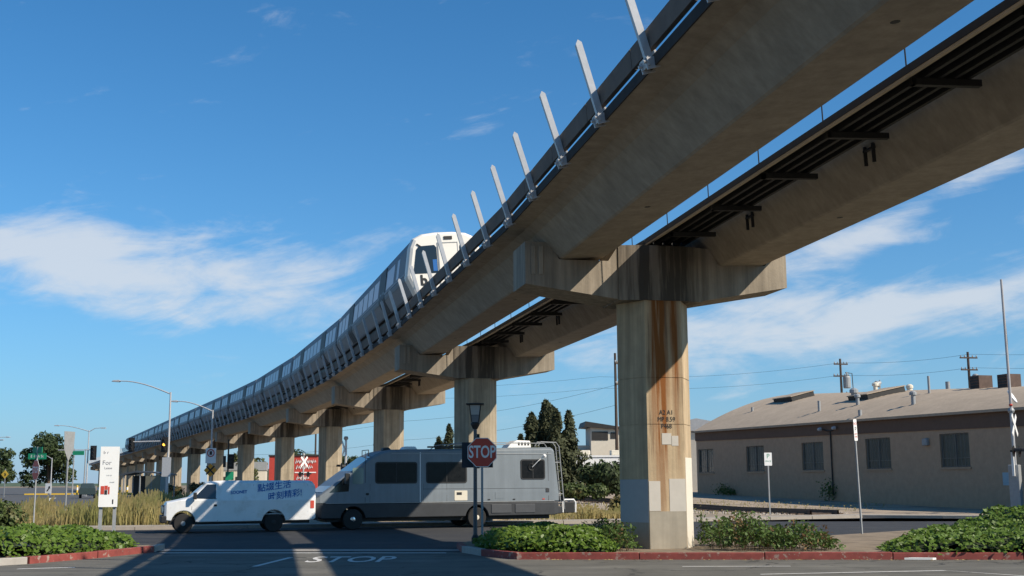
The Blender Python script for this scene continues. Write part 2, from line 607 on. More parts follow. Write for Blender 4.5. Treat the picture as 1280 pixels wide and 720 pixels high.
def leaf_mesh(name, cen, nrm, size, m, parent=None, aspect=1.0, jitter=0.6, tri=False):
    """cards of leaf shape (4-gon kite) scattered at cen, facing roughly nrm"""
    cen = np.asarray(cen, float)
    n = len(cen)
    nrm = np.asarray(nrm, float) + rng.normal(0, jitter, (n, 3))
    nrm /= np.linalg.norm(nrm, axis=1, keepdims=True) + 1e-9
    ref = rng.normal(0, 1, (n, 3))
    a = np.cross(nrm, ref)
    a /= np.linalg.norm(a, axis=1, keepdims=True) + 1e-9
    b = np.cross(nrm, a)
    sz = np.asarray(size) * rng.uniform(.65, 1.3, n)
    sz = sz[:, None]
    droop = nrm * sz * .18
    p = np.stack([cen - a * sz * aspect - droop, cen - b * sz * .62, cen + a * sz * aspect - droop, cen + b * sz * .62], 1)
    v = p.reshape(-1, 3)
    me = bpy.data.meshes.new(name)
    me.vertices.add(4 * n)
    me.vertices.foreach_set('co', v.ravel())
    me.loops.add(4 * n)
    me.loops.foreach_set('vertex_index', np.arange(4 * n))
    me.polygons.add(n)
    me.polygons.foreach_set('loop_start', np.arange(n) * 4)
    me.polygons.foreach_set('loop_total', np.full(n, 4))
    me.update()
    me.materials.append(m)
    o = bpy.data.objects.new(name, me)
    col.objects.link(o)
    if parent is not None:
        o.parent = parent
    return o


# ------------------------------------------------------------------ ground, roads, kerbs
def gz(x, y):
    """height of the ground behind the street: rises gently to the railway and the brick building"""
    k = min(max((y - 64) / 33, 0), 1) * min(max((x + 4) / 8, 0), 1)
    return 0.10 + 0.62 * k


sheet('ground', [(-1800, -200), (1800, -200), (1800, 3500), (-1800, 3500)], -0.03, DIRT)
sheet('foreground_road', [(-70, -40), (70, -40), (70, 19.5), (10.6, 25.6), (0.05, 26.7), (-1.2, 29.8), (-9.0, 30.6),
                          (-10.7, 25.6), (-14, 24.6), (-70, 24)], 0.0, ASPH)
sheet('street', [(-60, 24), (-25, 33), (-12, 31.3), (-9.0, 30.6), (-1.2, 29.8), (-1.3, 32.4), (2.0, 32.6), (5.5, 32.9), (8.4, 34.2), (13.8, 39.4),
                 (40, 62), (46, 40), (70, 40), (70, 70), (30, 47), (24, 50.2), (18.5, 52.6), (15.5, 54.1), (11, 52.2), (7.6, 50.6), (4, 49.2), (0, 48.0),
                 (-6, 46.6), (-14, 45.0), (-30, 42.6), (-60, 36)], 0.004, ASPH2)
# pale gutter strip where the two roads meet, and the white limit line beside it
gut = tag(MB().poly([(-9.0, 30.75, .009), (-9.1, 31.45, .009), (-1.25, 30.6, .009), (-1.2, 29.95, .009)]).build('gutter', GREYK), kind='structure')
sheet('limit_line', [(-8.6, 29.75), (-8.58, 30.0), (-1.6, 29.25), (-1.6, 29.0)], 0.008, WPAINT)
# far roads on the left
sheet('far_road', [(-400, 60), (-21, 54), (-23, 70), (-38, 120), (-62, 180), (-150, 420), (-330, 900), (-480, 900), (-400, 420)], -0.012, ASPH3)
sheet('far_road_line', [(-29, 74), (-28.6, 74.8), (-60, 92), (-60, 91)], -0.004, WPAINT)
sheet('far_road_stripe', [(-46, 118), (-45.4, 118), (-60, 160), (-61, 160)], -0.004, WPAINT)
sheet('far_median', [(-48.2, 122.4), (-46.8, 122.6), (-47.2, 124.6), (-48.6, 124.4)], 0.09, YELLOW)
# railway side: a terrain strip that rises towards the building
b = MB()
xs = np.linspace(-14, 90, 53)


def farkerb(x):
    P = [(-30, 42.8), (-14, 45.2), (-6, 46.8), (0, 48.2), (4, 49.4), (7.6, 50.7), (11, 52.3), (15.5, 54.2), (18.5, 52.7), (24, 50.3), (30, 47.5), (60, 44), (200, 44)]
    for (x0, y0), (x1, y1) in zip(P, P[1:]):
        if x0 <= x <= x1:
            return y0 + (y1 - y0) * (x - x0) / (x1 - x0)
    return P[-1][1]


rows = [0, .02, .05, .09, .14, .2, .28, .4, .6, .8, 1]
for x in xs:
    y0 = farkerb(x) + 1.5
    for r in rows:
        y = y0 + (260 - y0) * r
        b.v.append((x, y, gz(x, y) + random.uniform(-.012, .012)))
nr = len(rows)
for i in range(len(xs) - 1):
    for j in range(nr - 1):
        b.f.append((i * nr + j, (i + 1) * nr + j, (i + 1) * nr + j + 1, i * nr + j + 1))
tag(b.build('gravel_ground', GRAVEL), kind='structure')
# far pavement strip with its kerb
side = empty('far_pavement')
tag(side, kind='structure')
xk = [-60, -40, -30, -24, -18, -14, -10, -6, -2, 2, 4, 6, 7.6, 9, 11, 13, 15.5, 17, 18.5, 21, 24, 27, 30, 45, 60]
for x0, x1 in zip(xk, xk[1:]):
    a0, a1 = (x0, farkerb(x0)) if x0 > -30 else (x0, 42.8 + (x0 + 30) * .22), (x1, farkerb(x1)) if x1 > -30 else (x1, 42.8 + (x1 + 30) * .22)
    g = .012
    MB().prism([(a0[0] + g, a0[1]), (a1[0] - g, a1[1]), (a1[0] - g, a1[1] + 1.6), (a0[0] + g, a0[1] + 1.6)], -0.02, 0.125, lambda u, v, w: (u, v, w)).build('paving_slab', CONCW, side)


def kerb(name, pts, m, seg=2.4, w=.16, h=.15):
    root = empty(name)
    tag(root, kind='structure')
    for (x0, y0), (x1, y1), mm in pts:
        L = math.hypot(x1 - x0, y1 - y0)
        n = max(1, round(L / seg))
        dx, dy = (x1 - x0) / L, (y1 - y0) / L
        nx, ny = -dy, dx
        for i in range(n):
            a, c = L * i / n + .006, L * (i + 1) / n - .006
            q = [(x0 + dx * a, y0 + dy * a), (x0 + dx * c, y0 + dy * c)]
            poly = [(*q[0],), (*q[1],), (q[1][0] + nx * w, q[1][1] + ny * w), (q[0][0] + nx * w, q[0][1] + ny * w)]
            MB().prism(poly, -0.02, h + random.uniform(-.006, .006), lambda u, v, ww: (u, v, ww)).build('kerb_stone', mm, root, bevel=.015)
    return root


kerb('red_kerb', [((-1.45, 31.2), (-1.25, 29.4), REDK), ((-1.25, 29.4), (-.75, 28.0), GREYK), ((-.75, 28.0), (.05, 26.6), REDK), ((.05, 26.6), (10.6, 25.52), REDK), ((10.6, 25.52), (40, 22.5), REDK)], REDK)
kerb('island_kerb', [((-9.15, 31.6), (-9.05, 30.4), GREYK), ((-9.05, 30.4), (-9.65, 28.1), REDK), ((-9.65, 28.1), (-10.45, 26.2), REDK), ((-10.45, 26.2), (-11.2, 25.3), GREYK), ((-11.2, 25.3), (-13, 24.8), GREYK), ((-13, 24.8), (-40, 24.2), GREYK)][::1], REDK)
sheet('planting_strip', [(-1.3, 31.5), (-1.1, 29.6), (-.6, 28.2), (.15, 26.75), (10.6, 25.67), (40, 22.65), (40, 60), (13.8, 39.2), (8.4, 34.0), (5.5, 32.7), (2, 32.45), (-1.2, 32.3)], 0.125, DIRT)
sheet('island_soil', [(-9.3, 31.5), (-9.2, 30.4), (-9.8, 28.1), (-10.6, 26.3), (-11.3, 25.45), (-13, 24.95), (-40, 24.35), (-40, 30), (-25, 32.6), (-12, 31.2)], 0.12, DIRT)
# lane marks of the foreground road
sheet('lane_mark', [(3.3, 24.0), (3.3, 24.12), (5.4, 24.03), (5.4, 23.93)], 0.006, WPAINT)
sheet('lane_mark', [(4.4, 21.9), (4.4, 22.02), (7.9, 22.66), (7.95, 22.54)], 0.006, WPAINT)
sheet('lane_mark', [(7.95, 22.54), (7.9, 22.66), (9.6, 20.1), (9.5, 20.0)], 0.0065, WPAINT)
sheet('lane_mark', [(-9.9, 24.45), (-9.9, 24.6), (-8.9, 24.95), (-8.85, 24.8)], 0.006, WPAINT)
sheet('lane_mark', [(-5.3, 24.8), (-5.18, 24.8), (-4.98, 27.8), (-5.1, 27.8)], 0.006, WPAINT)
st = text_obj('stop_lettering', 'STOP', WPAINT, None, lambda x, y: (-3.55 + x * 1.0 + y * -.06, 26.85 + y * 2.75 - x * .03, .0075), size=1.02, xs=.78, weight=.012)
tag(st, kind='structure')

# ------------------------------------------------------------------ guideway alignment
PS, KA, C1 = R(12.1), R(2.1) / 21, (3.4, 28.9)
S_END = 99.0
SPAN = 21.7


def arc(s):
    se = min(s, S_END)
    a = PS + KA * se
    x = C1[0] + (math.cos(a) - math.cos(PS)) / KA
    y = C1[1] + (math.sin(a) - math.sin(PS)) / KA
    if s > S_END:
        x += -math.sin(a) * (s - S_END)
        y += math.cos(a) * (s - S_END)
    return x, y, a


NA, NB = -1.88, 2.10
Z_SOF = 6.85


def offp(s, n, z=0):
    x, y, a = arc(s)
    return Vector((x + math.cos(a) * n, y + math.sin(a) * n, z))


# ------------------------------------------------------------------ piers
def make_pier(name, label, s, first=False):
    x, y, a = arc(s)
    base = 0.0
    if s > 40:
        base = 0.0
    root = empty(name, (x, y, 0), a)
    tag(root, label, 'pier', 'hexagonal piers of the elevated guideway')
    hexa = [(.9 * math.cos(R(k * 60)), .9 * math.sin(R(k * 60))) for k in range(6)]
    c = MB()
    # pour joints: two shallow grooves ring the shaft
    zs = [-.1, 2.96, 2.975, 4.05, 4.065, 5.92] if first else [-.1, 2.9, 2.915, 5.92]
    rings = []
    for i, z in enumerate(zs):
        rings.append((1.0, z))
    prof = []
    for i in range(0, len(zs) - 1):
        prof.append((1.0, zs[i]))
        if i % 2 == 1:
            prof += [(.985, zs[i]), (.985, zs[i + 1])]
    prof.append((1.0, zs[-1]))
    v = [(px * k, py * k, z) for k, z in prof for px, py in hexa]
    f = [(i * 6 + k, i * 6 + (k + 1) % 6, (i + 1) * 6 + (k + 1) % 6, (i + 1) * 6 + k) for i in range(len(prof) - 1) for k in range(6)]
    f += [tuple(range(5, -1, -1)), tuple((len(prof) - 1) * 6 + k for k in range(6))]
    c.add(v, f)
    c.build('column', RUSTC if first else CONC_F, root)
    cap = [(-3.3, 6.22), (-.97, 5.9), (.97, 5.9), (3.25, 6.3), (3.25, 7.15), (2.93, 7.2), (2.70, 6.82), (1.50, 6.82), (1.27, 7.2),
           (-1.03, 7.2), (-1.28, 6.82), (-2.48, 6.82), (-2.72, 7.22), (-3.3, 7.22)]
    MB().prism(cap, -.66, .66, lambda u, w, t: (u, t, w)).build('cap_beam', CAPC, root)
    trunk = [(-1.04, -.69), (-.47, -.82), (.47, -.82), (1.04, -.69), (1.04, .69), (.47, .82), (-.47, .82), (-1.04, .69)]
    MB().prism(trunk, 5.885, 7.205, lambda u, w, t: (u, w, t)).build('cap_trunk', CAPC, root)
    # keys standing against the girder webs on the cap ends
    for n0, n1 in ((-3.16, -3.06), (-2.98, -2.88)):
        MB().box(n0, n1, -.685, -.662, 6.45, 7.12).build('key_rib', CONC, root)
    return root


ord_words = ['nearest', 'second', 'third', 'fourth', 'fifth', 'sixth', 'seventh', 'eighth', 'ninth', 'tenth', 'eleventh', 'twelfth', 'thirteenth', 'fourteenth',
             'fifteenth', 'sixteenth', 'seventeenth', 'eighteenth', 'nineteenth', 'twentieth']
NP_ = 18
pier_labels = {0: 'large rust-streaked concrete pier with stencilled numbers standing in the planting strip',
               1: 'concrete pier behind the middle of the grey motorhome roof, second nearest',
               2: 'concrete pier behind the front windows of the motorhome, third nearest',
               3: 'concrete pier behind the slanted windscreen of the motorhome, fourth nearest',
               4: 'concrete pier left of the red wall behind the van rear, fifth nearest',
               5: 'concrete pier behind the middle of the white van roof, sixth nearest'}
piers = []
for k in range(NP_):
    lab = pier_labels.get(k, '%s concrete pier from the near end of the elevated guideway' % ord_words[k])
    piers.append(make_pier('guideway_pier', lab, k * SPAN, first=(k == 0)))
make_pier('guideway_pier', 'concrete pier carrying the near end of the girders beside the camera', -SPAN)
# paint patches and stencil on the nearest pier
p0 = piers[0]
hx = .9 * math.sin(R(60))
FF = -hx - .004


def front_patch(name, m, x0, x1, z0, z1, off=.0):
    MB().box(x0, x1, FF - .003 - off, FF + .002, z0, z1).build(name, m, p0)


front_patch('paint_patch', PAINT_T, -.445, .445, -.05, .97)
front_patch('paint_patch', PAINT_L, -.445, -.17, .98, 1.66)
front_patch('paint_patch', PAINT_L, .05, .445, .97, 1.71)
front_patch('paint_patch', PAINT_L, -.10, .13, 2.50, 2.76)
front_patch('paint_patch', PAINT_L, .14, .30, 2.47, 2.70)


def side_patch(m, ang, z0, z1, lo=-.44, hi=.44):
    mt = Matrix.Rotation(R(ang), 4, 'Z')
    MB().box(lo, hi, FF - .003, FF + .002, z0, z1, mt).build('paint_patch', m, p0)


side_patch(PAINT_G, -60, .72, 1.70)
side_patch(PAINT_T, -60, -.05, .72)
side_patch(mat('cream_cover_paint', (.66, .60, .49), .7, var=.06), 60, -.05, 2.2)
side_patch(PAINT_L, 120, -.05, 2.2)
for txt, zz, sz in (('A2 A1', 3.24, .13), ('MP 8.59', 3.08, .13), ('P468', 2.92, .13)):
    text_obj('stencil_lettering', txt, BLACK, p0, lambda x, y, zz=zz: (.02 + x, FF - .006, zz + y), size=sz * 1.2, xs=.85, weight=.0)

# ------------------------------------------------------------------ girders
# profiles in girder coordinates: u across (right positive), w above the soffit
profA = [(-.53, 0), (.53, 0), (.575, .03), (.98, .62), (1.26, .72), (1.26, 1.03), (-1.67, 1.03), (-1.67, .86), (-1.28, .80), (-1.06, .64), (-.575, .03)]
profB = [(-.53, 0), (.53, 0), (.575, .03), (1.03, .64), (1.30, .74), (1.55, .80), (1.55, .98), (-1.10, .98), (-1.10, .78), (-1.0, .66), (-.575, .03)]
ZA, ZB = 6.88, 6.81
CANT_A, CANT_B = R(5.0), R(2.0)


def span_frame(k):
    a, b = Vector(arc(k * SPAN)[:2]), Vector(arc((k + 1) * SPAN)[:2])
    d = b - a
    L = d.length
    d /= L
    return a, d, L


# shared post mesh: plate post with chamfered top, and its bracket
_post = MB()
_post.prism([(-.055, -.20), (.055, -.20), (.055, 1.17), (.0, 1.24), (-.055, 1.18)], -.045, -.037, lambda u, v, w: (w, u, v))
_post.box(-.0365, .045, -.055, -.045, -.20, 1.16)
_post.box(-.0365, .045, .045, .055, -.20, 1.16)
POST = _post.build('post', GALV)
_br = MB()
_br.box(-.15, .15, -.09, -.057, -.24, -.02)
_br.box(-.13, -.10, -.09, .11, -.27, -.10)
_br.box(.10, .13, -.09, .11, -.27, -.10)
_br.box(-.16, .16, .058, .09, -.22, -.08)
for bx_0 in (-.12, .12):
    _br.lathe([(.028, 0), (.028, .05)], 6, Matrix.Translation((bx_0, .09, -.15)) @ Matrix.Rotation(R(-90), 4, 'X'))
BRK = _br.build('bracket', GALV)
_pn = MB().box(.012, 2.70 - .012, -.045, .045, 0, .33)
PANEL = _pn.build('parapet_panel', CURB_B)
_cb = MB()
_cb.box(-.05, .05, -1.10, .0, -.10, 0)
_cb.box(-.05, .05, -.06, .0, -.10, .02)
CBR = _cb.build('walkway_bracket', STEEL_D)
_hg = MB().box(-.16, -.13, -.06, .0, -.34, 0).box(.13, .16, -.06, .0, -.34, 0).box(-.18, .18, -.06, 0, -.10, -.06)
HANG = _hg.build('cable_hanger', STEEL_D)
_rod = MB().tube([(0, 0, 0), (0, 0, .62)], .012, 5)
ROD = _rod.build('railing_rod', STEEL_D)
NSP0, NSP1 = -2, NP_ - 1
for k in range(NSP0, NSP1):
    a, d, L = span_frame(k)
    rz = math.atan2(d.y, d.x)             # local x along the span, local y to the left of travel
    where = 'overhead nearest the camera' if k == -1 else 'behind the camera position' if k == -2 else 'spanning from the %s pier' % ord_words[k]
    right = Vector((d.y, -d.x))
    for side_, nn, prof, zz, cant in (('left', NA, profA, ZA, CANT_A), ('right', NB, profB, ZB, CANT_B)):
        loc = a + right * nn
        root = empty('concrete_girder', (loc.x, loc.y, zz), rz)
        root.rotation_euler = (-cant, 0, rz)
        extra = 'with edge posts' if side_ == 'left' else 'with walkway brackets'
        tag(root, '%s concrete guideway girder %s, %s' % (side_, extra, where), 'girder', 'box girders of the elevated guideway')
        MB().prism(prof, .025, L - .025, lambda u, w, t: (t, -u, w)).build('box_girder', CONC, root)
        top = 1.03 if side_ == 'left' else .98
        for hx0 in (L * .28, L * .72):
            MB().lathe([(.06, -.004), (.06, .01)], 10, Matrix.Translation((hx0, .1, 0))).build('drain_hole', BLACK, root)
        for g in (-.84, .84):
            MB().box(0, L, -g - .12, -g + .12, top, top + .07).build('rail_plinth', CONC, root)
            MB().box(0, L, -g - .035, -g + .035, top + .07, top + .16).build('running_rail', RAIL, root)
        if side_ == 'left':
            yl = 1.67
            MB().box(.03, L - .03, yl + .003, yl + .03, .85, 1.02).build('deck_edge', EDGE, root)
            MB().box(.03, L - .03, yl - .30, yl - .20, 1.034, 1.20).build('cable_trough', EDGE, root)
            for j in range(8):
                x = L / 8 * (j + .68)
                inst(PANEL, root, (L / 8 * j, yl - .0, 1.13), scale=(L / 8 / 2.70, 1, 1))
                q = inst(POST, root, (x, yl + .09, 1.08), rot=(R(-12 + random.uniform(-1, 1)), 0, 0))
                inst(BRK, q, (0, -.0, 0))
        else:
            xa = 2.20
            MB().box(.02, L - .02, xa - .03, xa + .03, .61, .65).build('walkway_edge_beam', CURB_T, root)
            MB().box(.02, L - .02, xa - .02, xa + .035, .653, .775).build('walkway_kickplate', STEEL_D, root)
            for q in (1.96, 1.72, 1.48, 1.26):
                MB().box(.02, L - .02, q - .035, q + .035, .60, .70).build('walkway_stringer', STEEL_D, root)
            MB().box(.02, L - .02, 1.12, xa - .035, .705, .72).build('walkway_deck', STEEL_D, root)
            for j in range(8):
                x = L / 8 * (j + .35)
                inst(CBR, root, (x, xa - .035, .592))
                inst(ROD, root, (x, xa + .01, .76))
                if j % 2 == 0:
                    inst(HANG, root, (x + .8, 1.02, .62))
for o in (POST, BRK, PANEL, CBR, HANG, ROD):
    bpy.data.objects.remove(o)
# span mark sprayed on the second span
a, d, L = span_frame(0)
# ------------------------------------------------------------------ train
RAIL_W = 1.19


def car_profile(sx=1.0):
    h = [(1.30, .75), (1.56, 1.30), (1.58, 1.42), (1.36, 2.55), (1.20, 2.86), (.85, 3.02), (0.35, 3.08)]
    return [(-n, z) for n, z in h][::-1] + [(n, z) for n, z in h] if False else h


def side_n(z):
    h = [(1.30, .75), (1.56, 1.30), (1.58, 1.42), (1.36, 2.55)]
    for (n0, z0), (n1, z1) in zip(h, h[1:]):
        if z0 <= z <= z1:
            return n0 + (n1 - n0) * (z - z0) / (z1 - z0)
    return 1.36


def side_panel(b, x0, x1, z0, z1, off, th=.02, sgn=1):
    """thin plate following the kinked car side; sgn=+1 is the local +y side"""
    zs = [z0] + [z for z in (1.30, 1.42) if z0 < z < z1] + [z1]
    m = len(zs)
    v = []
    for o in (off, off - th):
        for z in zs:
            for x in (x0, x1):
                v.append((x, sgn * (side_n(z) + o), z))
    f = []
    for k in range(2):
        for i in range(m - 1):
            a = k * 2 * m + 2 * i
            f.append((a, a + 1, a + 3, a + 2))
    q = 2 * m
    f += [(0, 1, q + 1, q), (2 * m - 2, 2 * m - 1, q + 2 * m - 1, q + 2 * m - 2)]
    for i in range(m - 1):
        f += [(2 * i, 2 * i + 2, q + 2 * i + 2, q + 2 * i), (2 * i + 1, 2 * i + 3, q + 2 * i + 3, q + 2 * i + 1)]
    b.add(v, f)


def make_car(name, L, lead=False, tail=False):
    root = empty(name)
    h = car_profile()
    ring = [(-n, z) for n, z in h] + [(n, z) for n, z in reversed(h)]
    up = [(n, z) for n, z in ring if z >= 1.30]
    x0, x1 = -L / 2 + .22, L / 2 - .22
    MB().prism(ring, x0, x1, lambda n, z, t: (t, n, z)).build('body', ALU, root)
    MB().box(x0 + .1, x1 - .1, -1.15, 1.15, .62, .78).build('underframe', BLACK, root)
    for cx in (-L * .33, L * .33):
        t = MB()
        for wx in (-1.05, 1.05):
            for y in (-.84, .84):
                t.lathe([(.40, -.06), (.40, .06)], 14, Matrix.Translation((cx + wx, y, .40)) @ Matrix.Rotation(R(90), 4, 'X'))
        t.box(cx - 1.5, cx + 1.5, -1.05, -.95, .35, .62).box(cx - 1.5, cx + 1.5, .95, 1.05, .35, .62)
        t.build('truck', BLACK, root)
    MB().box(-L * .18, L * .18, -1.2, 1.2, .25, .62).build('equipment_box', BLACK, root)
    dz = L * .235
    for sgn in (1, -1):
        b = MB()
        # lower skirt panels between the doors
        for a0, a1 in ((x0 + .05, -dz - .75), (-dz + .75, dz - .75), (dz + .75, x1 - .05)):
            q = MB()
            side_panel(q, a0, a1, .80, 1.27, .012, .02, sgn)
            q.build('skirt_panel', ALU2, root)
            q = MB()
            side_panel(q, a0, a1, 1.52, 1.60, .018, .02, sgn)
            q.build('belt_rail', ALU2, root)
        for cx in (-dz, dz):
            d_ = MB()
            side_panel(d_, cx - .70, cx - .02, .82, 2.50, -.03, .02, sgn)
            side_panel(d_, cx + .02, cx + .70, .82, 2.50, -.03, .02, sgn)
            f_ = MB()
            side_panel(f_, cx - .80, cx + .80, .78, 2.66, .008, .03, sgn)
            dd = f_.build('door', BLACK, root)
            for e in (-1, 1):
                l_ = MB()
                a0, a1 = (cx - .60, cx - .04) if e < 0 else (cx + .04, cx + .60)
                side_panel(l_, a0, a1, .84, 1.55, .014, .02, sgn)
                l_.build('door_leaf', DOORD, dd)
                l_ = MB()
                side_panel(l_, a0 + .12, a1 - .08, 1.62, 2.42, .013, .02, sgn)
                l_.build('door_window', DOORG, dd)
        def win(a0, a1, n):
            w = (a1 - a0) / n
            for i in range(n):
                q = MB()
                side_panel(q, a0 + w * i + .14, a0 + w * (i + 1) - .14, 1.66, 2.44, .010, .02, sgn)
                q.build('window', TWIN, root)
        win(-dz + 1.0, dz - 1.0, 5)
        if lead:
            win(dz + .95, x1 - 2.6, 1)
            win(x1 - 2.2, x1 - 1.4, 1)
        else:
            win(dz + .95, x1 - .5, 3)
        win(x0 + .5, -dz - .95, 3)
    for e in (-1, 1):
        if (lead and e > 0) or (tail and e < 0):
            continue
        MB().box(e * (L / 2 - .22), e * (L / 2 - .01), -.9, .9, .85, 2.85).build('gangway_bellows', BLACK, root)
    if lead or tail:
        # white fibreglass end mask: three lofted rings
        e = 1 if lead else -1
        hh = [(1.30, .70), (1.56, 1.30), (1.58, 1.42), (1.37, 2.55), (1.22, 2.87), (.87, 3.04), (0.36, 3.10)]
        rg = [(-n, z) for n, z in hh] + [(n, z) for n, z in reversed(hh)]
        m = len(rg)
        xx = [L / 2 - .24, L / 2 + .02, L / 2 + .16, L / 2 + .22]
        sc_ = [1.0, 1.0, .965, .90]
        v = []
        for X, S in zip(xx, sc_):
            for n, z in rg:
                v.append((e * X, n * S, 1.85 + (z - 1.85) * S))
        f = [(i * m + k, i * m + (k + 1) % m, (i + 1) * m + (k + 1) % m, (i + 1) * m + k) for i in range(3) for k in range(m)]
        f.append(tuple(3 * m + k for k in range(m)))
        f.append(tuple(range(m)))
        MB().add(v, f).build('nose', TNOSE if lead else BLACK, root)
        X = e * (L / 2 + .221)

        def plate(nm, mt, pts, th=.012, par=root, off=0):
            return MB().prism(pts, X + e * off, X + e * (th + off), lambda n, z, t: (t, -n, z)).build(nm, mt, par)
        # as seen by someone ahead of the train, +y of the car is on their left... drawn in (y, z)
        plate('windscreen', GLASS, [(1.23, 1.50), (1.28, 1.60), (1.13, 2.42), (1.02, 2.55), (.42, 2.58), (.34, 2.48), (.34, 1.50)])
        plate('windscreen', GLASS, [(-1.23, 1.50), (-1.28, 1.60), (-1.13, 2.42), (-1.02, 2.55), (-.60, 2.58), (-.56, 2.48), (-.56, 1.50)])
        dr = plate('cab_door', TNOSE, [(.26, .95), (-.46, .95), (-.46, 2.62), (.26, 2.62)], .02)
        for pts in ([(.30, .9), (.27, .9), (.27, 2.65), (.30, 2.65)], [(-.50, .9), (-.47, .9), (-.47, 2.65), (-.50, 2.65)], [(.30, 2.64), (.30, 2.67), (-.50, 2.67), (-.50, 2.64)]):
            plate('door_seal', GALV_D, pts, .024)
        plate('destination_sign', STEEL_D, [(.02, 2.78), (-.30, 2.78), (-.30, 2.90), (.02, 2.90)], .03)
        plate('window_notice', BLUES, [(.52, 1.58), (.36, 1.58), (.36, 2.02), (.52, 2.02)], .02, off=.0)
        plate('wiper', STEEL_D, [(1.10, 2.62), (.95, 2.52), (.93, 2.55), (1.08, 2.66)], .04)
        if lead:
            for ch, yy, zz, s_ in (('b', .92, 1.22, .55), ('a', .62, 1.02, .55)):
                text_obj('logo_letter', ch, BLACK, root, lambda x, y, yy=yy, zz=zz: (X + .016, -yy + x, zz + y), size=s_, weight=.02)
            text_obj('car_number', '325', STEEL_D, root, lambda x, y: (X + .026, .05 + x, 1.62 + y), size=.2, weight=.004)
            for yy in (1.22, -1.22):
                for zz in (.98, 1.12, 1.26):
                    plate('marker_lamp', REDS, [(yy - .05 * (1 if yy < 0 else -1), zz), (yy, zz), (yy, zz + .07), (yy - .05 * (1 if yy < 0 else -1), zz + .07)], .02)
    return root


LLEAD, LCAR = 22.4, 21.2
s = 17.3
cars = [('lead', LLEAD)] + [('mid', LCAR)] * 8 + [('tail', LCAR)]
protos = {}
for i, (kind, L) in enumerate(cars):
    s0, s1 = s, s + L
    pa, pb = offp(s0, NA - math.sin(CANT_A) * RAIL_W), offp(s1, NA - math.sin(CANT_A) * RAIL_W)
    c = (pa + pb) / 2
    d = (pa - pb)
    rz = math.atan2(d.y, d.x)      # local +x points towards the nose (towards the camera end)
    if kind not in protos:
        o = make_car('rail_car', L, lead=(kind == 'lead'), tail=(kind == 'tail'))
        protos[kind] = o
    else:
        o = copy_tree(protos[kind])
    o.location = (c.x, c.y, ZA + RAIL_W * math.cos(CANT_A))
    o.rotation_euler = (CANT_A, 0, rz)
    lab = ('silver rail car with white nose leading the elevated train' if kind == 'lead' else
           'last silver rail car at the far end of the elevated train' if kind == 'tail' else
           '%s silver rail car behind the white-nosed front of the train' % ord_words[i])
    tag(o, lab, 'rail car', 'cars of the train on the guideway')
    s = s1

# ------------------------------------------------------------------ vehicles
def lerp_tab(tab, x, i):
    if x <= tab[0][0]:
        return tab[0][i]
    for p, q in zip(tab, tab[1:]):
        if p[0] <= x <= q[0]:
            f = (x - p[0]) / (q[0] - p[0] + 1e-9)
            return p[i] + (q[i] - p[i]) * f
    return tab[-1][i]


class Shell:
    """vehicle body lofted along x from stations (x, z_bottom, z_belt, z_top, half_low, half_top)"""

    def __init__(s, tab, arches=(), r=.42, zc=.36, corner=.10, drop=.08, belt=1.13, slope=.24):
        s.tab, s.arches, s.r, s.zc, s.corner, s.drop, s.belt, s.slope = tab, arches, r, zc, corner, drop, belt, slope

    def mesh(s):
        xs = set(t[0] for t in s.tab)
        for a in s.arches:
            for k in range(0, 13):
                xs.add(round(a - s.r * math.cos(math.pi * k / 12), 4))
        xs = sorted(x for x in xs if s.tab[0][0] <= x <= s.tab[-1][0])
        b = MB()
        for x in xs:
            zb, zl, zt, w0, w1 = [lerp_tab(s.tab, x, i) for i in range(1, 6)]
            for a in s.arches:
                dx = abs(x - a)
                if dx < s.r:
                    zb = max(zb, s.zc + math.sqrt(max(s.r ** 2 - dx ** 2, 0)))
            zt = max(zt, zb + .06)
            zl = max(min(s.belt, zt - .05), zb + .03)
            dr = min(s.drop, (zt - zl) * .6)
            w1 = w0 - max(zt - dr - s.belt, 0) * s.slope - .005
            rg = [(-w0 + .03, zb), (-w0, zb + .02), (-w0, zl), (-w1, zt - dr), (-w1 + s.corner, zt)]
            for y, z in rg + [(-y, z) for y, z in reversed(rg)]:
                b.v.append((x, y, z))
        n = 10
        for i in range(len(xs) - 1):
            for k in range(n):
                b.f.append((i * n + k, i * n + (k + 1) % n, (i + 1) * n + (k + 1) % n, (i + 1) * n + k))
        b.f.append(tuple(range(n)))
        b.f.append(tuple((len(xs) - 1) * n + k for k in range(n)))
        return b

    def y(s, x, z):
        zl, zt, w0, w1 = [lerp_tab(s.tab, x, i) for i in range(2, 6)]
        return w0 - max(z - s.belt, 0) * s.slope

    def plate(s, poly, off=.006, th=.02, sgn=-1):
        """polygon in (x, z) laid on the body side"""
        b = MB()
        n = len(poly)
        b.v = [(x, sgn * (s.y(x, z) + off), z) for x, z in poly] + [(x, sgn * (s.y(x, z) + off - th), z) for x, z in poly]
        b.f = [tuple(range(n)), tuple(range(2 * n - 1, n - 1, -1))] + [(i, (i + 1) % n, n + (i + 1) % n, n + i) for i in range(n)]
        return b


def rrect(x0, x1, z0, z1, r=.05, n=3):
    p = []
    for cx, cz, a0 in ((x1 - r, z1 - r, 0), (x0 + r, z1 - r, 90), (x0 + r, z0 + r, 180), (x1 - r, z0 + r, 270)):
        for k in range(n + 1):
            a = R(a0 + 90 * k / n)
            p.append((cx + r * math.cos(a), cz + r * math.sin(a)))
    return p


